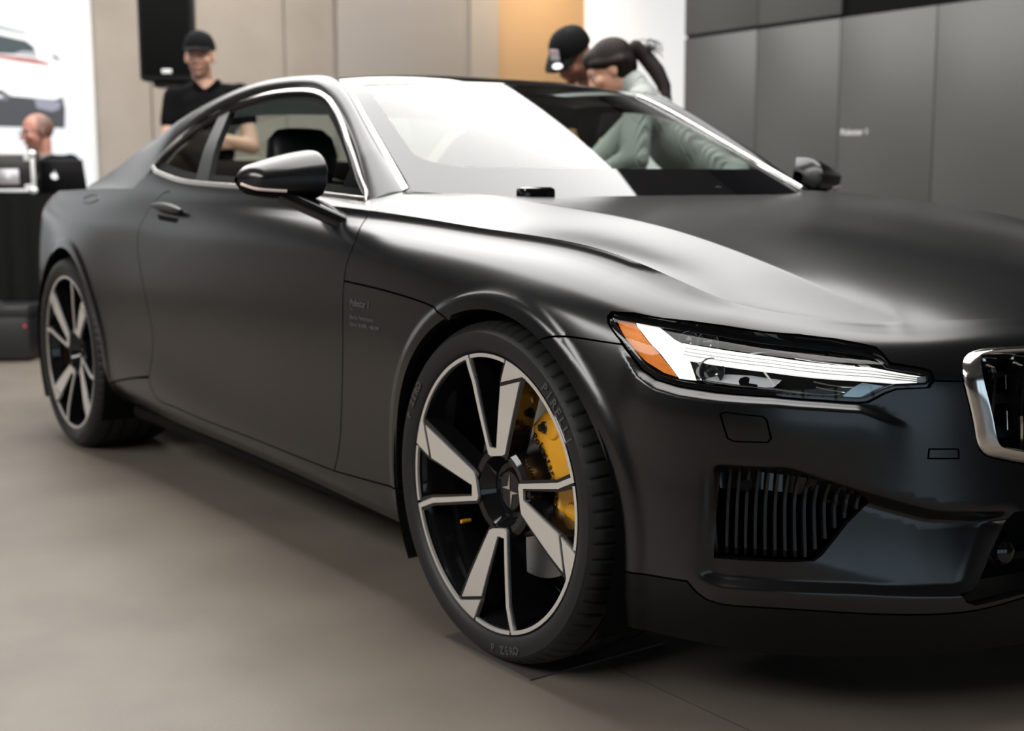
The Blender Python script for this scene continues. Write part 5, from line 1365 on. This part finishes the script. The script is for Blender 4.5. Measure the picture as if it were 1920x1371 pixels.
def head_color(c, R, skin, hair=None, beard=0, lip=(.45,.16,.13), bald=False):
    c = np.array(c); Rn = np.array(R); skin = np.array(skin)
    def f(co):
        loc = (co - c) @ Rn; col = np.tile(skin, (len(co), 1))
        near = np.linalg.norm(loc, axis=1) < .16
        def mixc(w, cc): 
            w = (w*near)[:, None]; col[:] = col*(1-w) + np.array(cc)*w
        ck = np.exp(-(((loc[:,0]-.07)/.03)**2 + ((np.abs(loc[:,1])-.04)/.022)**2 + ((loc[:,2]+.03)/.022)**2)); mixc(.35*ck, skin*[1.05,.72,.62])
        mixc(np.exp(-(((loc[:,1])/.022)**4 + ((loc[:,2]+.062)/.009)**4))*(loc[:,0] > .06), lip)
        if beard:
            w = sstep(-.040, -.062, loc[:,2])*(loc[:,0] > -.005)*sstep(.012, .016, np.hypot(loc[:,1]*.55, loc[:,2]+.062)); mixc(beard*w*(loc[:,2] > -.125), hair)
            w = np.exp(-((loc[:,1]/.03)**4 + ((loc[:,2]+.046)/.006)**2))*(loc[:,0] > .06); mixc(beard*w, hair)
        if hair is not None:
            mixc(.85*np.exp(-(((np.abs(loc[:,1])-.034)/.019)**4 + ((loc[:,2]-.021)/.0055)**2))*(loc[:,0] > .05), hair)
            if bald:
                w = sstep(.035, .0, loc[:,0])*sstep(-.05, -.02, loc[:,2])*sstep(.13, .085, loc[:,2]); mixc(.85*w, hair)
        return col
    return f
def eyes(c, R, par):
    c = Vector(c)
    for s in (-1, 1):
        v, f = ell_verts(c + R @ Vector((.0725, s*.032, .001)), (.0115, .0115, .0105), R, 16, 10)
        e = mk('eye', v, f, mat('eye_white', (.62,.58,.55), .25), par)
        v, f = ell_verts(c + R @ Vector((.0822, s*.032, .001)), (.0025, .0058, .0058), R, 12, 8); mk('iris', v, f, mat('iris_dark', (.03,.02,.015), .15), e)
def hand_prims(w, d, up, grip=.5, thumb_side=1):
    """palm and five fingers; w = wrist, d = hand direction, up = back of hand"""
    w = Vector(w); d = Vector(d).normalized(); up = Vector(up); up = (up - d*up.dot(d)).normalized(); sd = d.cross(up)*thumb_side
    P = [tc_verts(w, w + d*.045, .024, .027), tc_verts(w + d*.03 + sd*.015, w + d*.082 + sd*.022, .016, .014), tc_verts(w + d*.03 - sd*.015, w + d*.078 - sd*.022, .016, .013), tc_verts(w + d*.03, w + d*.085, .017, .015)]
    for k, (o, L) in enumerate(((.030, .068), (.010, .076), (-.010, .070), (-.029, .055))):
        b = w + d*(.088 - .004*abs(k-1.2)) + sd*o; dd = d
        for seg, f in ((.45, 1.0), (.32, 1.6), (.23, 1.6)):
            dd = (dd - up*(grip*.55*f)).normalized(); e = b + dd*L*seg; P.append(tc_verts(b, e, .0088, .0078, 8, 3)); b = e
    t0 = w + d*.02 + sd*.026; t1 = t0 + (d*.7 + sd*.6 - up*.25).normalized()*.038; t2 = t1 + (d*.9 + sd*.15 - up*.35).normalized()*.030
    P += [tc_verts(t0, t1, .0125, .0105, 8, 3), tc_verts(t1, t2, .0100, .0085, 8, 3)]
    return P
def cap_on(name, c, R, par, m, brim_len=.075, label=None):
    c = Vector(c); C_ = empty(name, (0,0,0), 0, par)
    rows = []
    for i, a in enumerate(np.linspace(0, math.pi/2, 12)):
        rr = []
        for t in np.linspace(0, 2*math.pi, 36, endpoint=False):
            x = -.006 + .112*math.cos(a)**.75*math.cos(t); y = .088*math.cos(a)**.75*math.sin(t); z = .040 + .098*math.sin(a) + .006*math.cos(t)
            rr.append(c + R @ Vector((x, y, z)))
        rows.append(rr)
    loft('cap_crown', [np.array([tuple(p) for p in r]) for r in rows], m, C_, closed=True, angle=70)
    top = []; bot = []
    nb = 22
    for t in np.linspace(-1.15, 1.15, nb):
        e0 = Vector((-.006 + .110*math.cos(t), .087*math.sin(t), .046)); w = math.cos(t/1.15*math.pi/2)**.45
        e1 = e0 + Vector((brim_len*w, 0, -.012*w - .022*abs(math.sin(t))*w)); top.append(c + R @ e0); bot.append(c + R @ e1)
    mid = [(a+b)/2 + R @ Vector((0,0,.006)) for a, b in zip(top, bot)]
    T3 = [np.array([tuple(p) for p in r]) for r in (top, mid, bot)]
    dn = np.array(R @ Vector((0,0,-.004)))
    loft('cap_brim', T3 + [T3[2]+dn, T3[1]+dn, T3[0]+dn], m, C_, angle=60)
    v, f = ell_verts(c + R @ Vector((-.006, 0, .136)), (.007, .007, .004), R, 10, 6); mk('cap_button', v, f, m, C_)
    return C_
def limb(pts, radii, n=14): return [tc_verts(pts[i], pts[i+1], radii[i], radii[i+1], n) for i in range(len(pts)-1)]
SKIN_M = skin_mat(); M_BLACKC = mat('black_fabric', (.004,.004,.0045), .9, spec=.06); M_JEAN = mat('dark_trousers', (.012,.012,.015), .85)
M_SHOE = mat('dark_shoes', (.01,.01,.01), .5)
def legs(par, hips, feet, r=.085, m=M_JEAN):
    P = []; mid = (Vector(hips[0])+Vector(hips[1]))/2
    P.append(ell_verts(mid + Vector((0,0,.03)), (.15,.15,.13)))
    for h, f in zip(hips, feet):
        h, f = Vector(h), Vector(f); k = (h+f)/2 + Vector((.01,0,0)); P += limb([h, k, Vector((f.x, f.y, .09))], [r, .062, .048])
    blob('trousers', P, .012, m, par)
    for f in feet:
        f = Vector(f); P = [tc_verts((f.x-.04, f.y, .05), (f.x+.14, f.y, .038), .045, .036)]
        o = blob('shoe', P, .01, M_SHOE, par, post=lambda co: np.column_stack([co[:,:2], np.maximum(co[:,2], .002)]))
def torso_prims(pelvis, chest, neck, shl, shr, w=.165, dpt=.115, R=None):
    pelvis, chest, neck, shl, shr = map(Vector, (pelvis, chest, neck, shl, shr)); P = []
    ax_ = (shl - shr).normalized(); up = (neck - pelvis).normalized(); fw_ = ax_.cross(up); M3 = Matrix((fw_, ax_, up)).transposed()
    P.append(ell_verts(pelvis, (dpt, w*.98, .13), M3)); P.append(ell_verts((pelvis+chest)/2, (dpt*.98, w*.92, .19), M3)); P.append(ell_verts(chest, (dpt*1.08, w*1.04, .17), M3))
    P.append(ell_verts((chest + (shl+shr)/2)/2 + up*.02, (dpt*.95, w*1.05, .11), M3))
    P += [tc_verts(shl, neck - up*.03, .058, .055), tc_verts(shr, neck - up*.03, .058, .055)]
    return P
# ---- man with black cap, arms folded, behind the car
A = empty('person', (-4.90, .48, 0)); tag(A, 'bearded man in black cap and black polo shirt standing with folded arms', 'person')
def loc_(par, p): return Vector(p) - Vector(par.location)
def person_a():
    par = A; L = lambda *p: loc_(par, p)
    yaw = -32; R = frame(yaw, 2, 0); hc = L(-4.905, .487, 1.678)
    fx = Vector((math.cos(math.radians(-28)), math.sin(math.radians(-28)), 0)); sx = Vector((-fx.y, fx.x, 0))       # facing, his left
    base = L(-4.92, .525, .02)
    at_ = lambda f, s, z: base + fx*f + sx*s + Vector((0,0,z))
    neck = at_(.0, 0, 1.50); shl, shr = at_(-.01, .185, 1.455), at_(-.01, -.175, 1.435)
    ell_l, ell_r = at_(.06, .245, 1.165), at_(.06, -.215, 1.16)
    wl, wr = at_(.22, -.02, 1.22), at_(.20, .04, 1.165)
    hl_d = (at_(.14, -.16, 1.30) - wl); hr_d = at_(.12, .20, 1.20) - wr
    prims = head_prims(hc, R) + [tc_verts(hc + R @ Vector((-.02,0,-.06)), neck - Vector((0,0,.04)), .056, .062)]
    prims += limb([shl, ell_l, wl], [.052, .046, .030]) + limb([shr, ell_r, wr], [.052, .046, .030])
    prims += hand_prims(wl, hl_d, fx + Vector((0,0,.3)), .35, 1) + hand_prims(wr, hr_d, fx, .35, -1)
    blob('body', prims, .0065, SKIN_M, par, 5, head_post(hc, R), head_color(hc, R, (.56,.33,.24), (.10,.05,.03), .65))
    eyes(hc, R, par)
    P = torso_prims(at_(0,0,1.0), at_(.01,0,1.30), neck, shl, shr)
    P += limb([shl, shl + (ell_l-shl)*.48], [.066, .063]) + limb([shr, shr + (ell_r-shr)*.48], [.066, .063])
    P.append(tc_verts(at_(-.02,0,1.47), at_(-.03,0,1.505), .064, .058))
    blob('polo_shirt', P, .010, M_BLACKC, par, 6)
    # open collar
    tube('collar', [tuple(at_(.075*math.cos(t) + .01, .072*math.sin(t), 1.525 - .055*max(0, math.cos(t))**3)) for t in np.linspace(.25, 2*math.pi-.25, 30)], .012, M_BLACKC, par, n=8)
    legs(par, [at_(0,.09,.95), at_(0,-.09,.95)], [at_(.0,.12,0), at_(.02,-.12,0)])
    cap_on('cap', hc, R, par, mat('cap_black', (.004,.004,.0045), .85, spec=.1))
person_a()
# ---- seated man with glasses behind the laptop
B_ = empty('person', (-6.33, .06, 0)); tag(B_, 'balding man with glasses and dark jacket seated behind the laptop', 'person')
def person_b():
    par = B_; L = lambda *p: loc_(par, p)
    yaw = -88; R = frame(yaw, 6, 0); hc = L(-6.385, .002, 1.305)
    fx = Vector((math.cos(math.radians(-50)), math.sin(math.radians(-50)), 0)); sx = Vector((-fx.y, fx.x, 0)); base = L(-6.405, .03, 0)
    at_ = lambda f, s, z: base + fx*f + sx*s + Vector((0,0,z))
    neck = at_(.0, 0, 1.145); shl, shr = at_(0, .20, 1.105), at_(0, -.20, 1.11); el, er = at_(.06,.25,.86), at_(.06,-.25,.86); wl, wr = at_(.22,.12,.97), at_(.22,-.12,.97)
    pr = head_prims(hc, R) + [tc_verts(hc + R @ Vector((-.02,0,-.06)), neck - Vector((0,0,.04)), .055, .06)]
    pr += limb([shl, el, wl], [.045,.04,.028]) + limb([shr, er, wr], [.045,.04,.028]) + hand_prims(wl, fx - sx*.2, (0,0,1), .3, -1) + hand_prims(wr, fx + sx*.2, (0,0,1), .3, 1)
    blob('body', pr, .0065, SKIN_M, par, 5, head_post(hc, R), head_color(hc, R, (.50,.23,.17), (.07,.04,.03), .45, bald=True))
    eyes(hc, R, par)
    P = torso_prims(at_(-.02,0,.62), at_(0,0,.92), neck, shl, shr) + limb([shl, el, el + (wl-el)*.8], [.066,.058,.045]) + limb([shr, er, er + (wr-er)*.8], [.066,.058,.045])
    blob('jacket', P, .010, M_BLACKC, par, 6)
    tube('shirt_collar', [tuple(at_(.068*math.cos(t) + .01, .066*math.sin(t), 1.165 - .03*max(0, math.cos(t))**3)) for t in np.linspace(.3, 2*math.pi-.3, 26)], .011, mat('grey_shirt', (.22,.21,.20), .8), par, n=8)
    P = [ell_verts(at_(0,0,.58), (.16,.16,.12))]
    for s in (1, -1): P += limb([at_(0, .09*s, .56), at_(.20, .17*s, .53), at_(.16, .18*s, .08)], [.085,.062,.048])
    blob('trousers', P, .012, M_JEAN, par)
    for s in (1, -1): blob('shoe', [tc_verts(at_(.14,.18*s,.05), at_(.24,.19*s,.038), .045,.036)], .01, M_SHOE, par, post=lambda co: np.column_stack([co[:,:2], np.maximum(co[:,2], .002)]))
    G = empty('glasses', (0,0,0), 0, par); M_GF = mat('spectacle_frame', (.05,.03,.02), .3)
    g = lambda x, y, z: tuple(hc + R @ Vector((x, y, z)))
    for s in (-1, 1):
        tube('lens_rim', [g(.100, s*.034 + .024*math.cos(t), -.002 + .018*math.sin(t)) for t in np.linspace(0, 2*math.pi, 20, endpoint=False)], .0016, M_GF, G, n=6, closed=True)
        tube('temple', [g(.099, s*.058, .006), g(.05, s*.074, .006), g(-.008, s*.080, .008), g(-.02, s*.078, -.01)], .0018, M_GF, G, n=6)
    tube('bridge', [g(.100, -.010, .0), g(.106, 0, .004), g(.100, .010, .0)], .0016, M_GF, G, n=6)
person_b()
SB = empty('stool', (-6.41, .04, 0)); tag(SB, 'dark stool under the seated man behind the draped table', 'stool')
lathe('seat', [(0,.405),(.17,.405),(.18,.42),(.17,.44),(0,.443)], M_LEATHER, SB, n=28, axis='z')
for k in range(4):
    a = k*math.pi/2 + .5; tube('leg', [(.10*math.cos(a), .10*math.sin(a), .41), (.20*math.cos(a), .20*math.sin(a), .0)], .014, M_PLAST, SB, n=8)
# ---- man with cap bending down on the far side
D1 = empty('person', (-2.70, 1.55, 0)); tag(D1, 'man in black cap with square patch bending down on the far side of the car', 'person')
def person_c():
    par = D1; L = lambda *p: loc_(par, p)
    yaw = -80; R = frame(yaw, 38, -8); hc = L(-2.655, 1.345, 1.545)
    neck = L(-2.69, 1.50, 1.43); shl, shr = L(-2.50, 1.50, 1.365), L(-2.90, 1.53, 1.345); el, er = L(-2.40, 1.33, 1.10), L(-2.95, 1.35, 1.10); wl, wr = L(-2.42, 1.10, 1.00), L(-2.80, 1.12, 1.02)
    pr = head_prims(hc, R) + [tc_verts(hc + R @ Vector((-.03,0,-.05)), neck, .055, .062)] + limb([shl, el, wl], [.048,.042,.029]) + limb([shr, er, wr], [.048,.042,.029])
    pr += hand_prims(wl, (0,-1,-.2), (0,-.2,1), .4, 1) + hand_prims(wr, (0,-1,-.2), (0,-.2,1), .4, -1)
    blob('body', pr, .0065, SKIN_M, par, 5, head_post(hc, R), head_color(hc, R, (.36,.17,.11), (.03,.02,.015), .6))
    eyes(hc, R, par)
    P = torso_prims(L(-2.70,1.66,.98), L(-2.70,1.58,1.24), neck, shl, shr) + limb([shl, shl+(el-shl)*.7], [.066,.06]) + limb([shr, shr+(er-shr)*.7], [.066,.06])
    blob('t_shirt', P, .010, M_BLACKC, par, 6)
    legs(par, [L(-2.61,1.68,.92), L(-2.79,1.68,.92)], [L(-2.60,1.68,0), L(-2.80,1.70,0)])
    cp = cap_on('cap', hc, R, par, mat('cap_black'), .07)
    g = lambda x, y, z: hc + R @ Vector((x, y, z))
    # square patch on the front, oval sticker on the brim
    def patch(nm, ctr, ux, uy, n, shape, m):
        V = [tuple(g(*ctr) + (R @ Vector(ux))*a + (R @ Vector(uy))*b + (R @ Vector(n))*.002) for a, b in shape]
        V2 = [tuple(Vector(v) - (R @ Vector(n))*.004) for v in V]; k = len(V)
        return mk(nm, V + V2, [tuple(range(k))] + [(i, (i+1) % k, k+(i+1) % k, k+i) for i in range(k)], m, cp, smooth=False)
    patch('cap_patch', (.105, 0, .078), (0,1,0), (-.28,0,.96), (.96,0,.28), [(-.024,-.024),(.024,-.024),(.024,.024),(-.024,.024)], mat('patch_grey', (.42,.40,.43), .7))
    patch('cap_patch_stripe', (.1065, 0, .078), (0,1,0), (-.28,0,.96), (.96,0,.28), [(-.020,.010),(.020,.010),(.020,.020),(-.020,.020)], mat('patch_pink', (.55,.28,.32), .7))
    patch('brim_sticker', (.143, .030, .0455), (1,0,-.25), (0,1,-.08), (.25,0,.97), [(.016*math.cos(t), .026*math.sin(t)) for t in np.linspace(0, 2*math.pi, 24, endpoint=False)], mat('sticker_silver', (.72,.72,.72), .35))
person_c()
# ---- woman with ponytail leaning to the driver's window
D2 = empty('person', (-1.95, 1.35, 0)); tag(D2, 'dark-haired woman with ponytail in grey ribbed sweater leaning to the car window', 'person')
def person_d():
    par = D2; L = lambda *p: loc_(par, p)
    yaw = -128; R = frame(yaw, 30, 0); hc = L(-2.075, 1.085, 1.432)
    neck = L(-1.985, 1.165, 1.345); shl, shr = L(-1.83, 1.03, 1.285), L(-2.06, 1.27, 1.265)
    el, er = L(-1.78, .965, 1.06), L(-2.18, 1.10, 1.05); wl, wr = L(-1.95, .905, .985), L(-2.20, .92, .985)
    pr = head_prims(hc, R, 1) + [tc_verts(hc + R @ Vector((-.03,0,-.05)), neck - Vector((0,0,.02)), .046, .052)] + limb([el, wl], [.036,.025]) + limb([er, wr], [.036,.025])
    pr += limb([neck - Vector((0,0,.03)), shl, el], [.034,.036,.034]) + limb([neck - Vector((0,0,.03)), shr, er], [.034,.036,.034])
    pr += hand_prims(wl, (-.6,-.4,-.1), (0,0,1), .25, -1) + hand_prims(wr, (-.3,-.6,-.1), (0,0,1), .25, 1)
    blob('body', pr, .0065, SKIN_M, par, 5, head_post(hc, R), head_color(hc, R, (.55,.29,.19), (.03,.018,.013), 0, lip=(.42,.13,.11)))
    eyes(hc, R, par)
    M_KN = mat('grey_ribbed_knit', (.34,.36,.34), .9, spec=.2)
    nt = M_KN.node_tree; wv = nt.nodes.new('ShaderNodeTexWave'); wv.inputs['Scale'].default_value = 26; wv.inputs['Distortion'].default_value = 1.5; tcn = nt.nodes.new('ShaderNodeTexCoord'); bp = nt.nodes.new('ShaderNodeBump'); bp.inputs['Strength'].default_value = .6; bp.inputs['Distance'].default_value = .01
    nt.links.new(tcn.outputs['Object'], wv.inputs['Vector']); nt.links.new(wv.outputs['Fac'], bp.inputs['Height']); nt.links.new(bp.outputs['Normal'], nt.nodes['Principled BSDF'].inputs['Normal'])
    P = torso_prims(L(-1.74,1.46,.96), L(-1.87,1.27,1.13), neck, shl, shr, w=.15, dpt=.11)
    P += limb([shl, el, el + (wl-el)*.85], [.062,.058,.042]) + limb([shr, er, er + (wr-er)*.85], [.062,.058,.042]) + [tc_verts(neck - Vector((0,0,.03)), neck + Vector((-.016,-.016,.026)), .062, .058)]
    blob('sweater', P, .010, M_KN, par, 6)
    legs(par, [L(-1.66,1.44,.90), L(-1.80,1.54,.90)], [L(-1.58,1.50,0), L(-1.74,1.62,0)], .08)
    # hair: swept cap, knot and ponytail
    M_HAIR = mat('dark_brown_hair', (.009,.005,.004), .6, spec=.15); g = lambda x, y, z: hc + R @ Vector((x, y, z))
    P = [ell_verts(g(-.022, 0, .036), (.098, .083, .086), R), ell_verts(g(-.045, 0, .0), (.072, .080, .082), R), ell_verts(g(.030, 0, .062), (.058, .068, .050), R)]
    for s in (-1, 1): P.append(tc_verts(g(.055, s*.058, .048), g(-.05, s*.076, .002), .018, .024))
    H_ = blob('hair', P, .007, M_HAIR, par, 5)
    P = [tc_verts(g(-.115, 0, .02), g(-.135, 0, .022), .028, .030)]
    b = g(-.135, 0, .025); pts = [b, L(-1.985,1.205,1.475), L(-1.945,1.225,1.42), L(-1.91,1.235,1.36), L(-1.885,1.228,1.305), L(-1.875,1.222,1.272)]
    P += limb(pts, [.030,.034,.034,.028,.018,.006])
    blob('ponytail', P, .007, M_HAIR, H_, 4)
    rnd = random.Random(4)
    for k in range(26):
        a = rnd.uniform(-1, 1); s0 = pts[1] + Vector((rnd.uniform(-.02,.02), rnd.uniform(-.02,.02), rnd.uniform(-.01,.03)))
        e = s0 + Vector((rnd.uniform(-.01,.04), rnd.uniform(-.01,.04), rnd.uniform(.02,.055))); e2 = e + Vector((rnd.uniform(.0,.03), rnd.uniform(.0,.03), -rnd.uniform(.0,.03)))
        tube('hair_strand', smooth_curve([tuple(s0), tuple(e), tuple(e2)], 7), .0016, M_HAIR, H_, n=4)
    for k in range(12):
        off = Vector((rnd.uniform(-.02,.02), rnd.uniform(-.02,.02), 0))
        tube('hair_strand', smooth_curve([tuple(p + off*(1 + .3*i)) for i, p in enumerate(pts[2:])], 8), .003, M_HAIR, H_, n=4)
person_d()
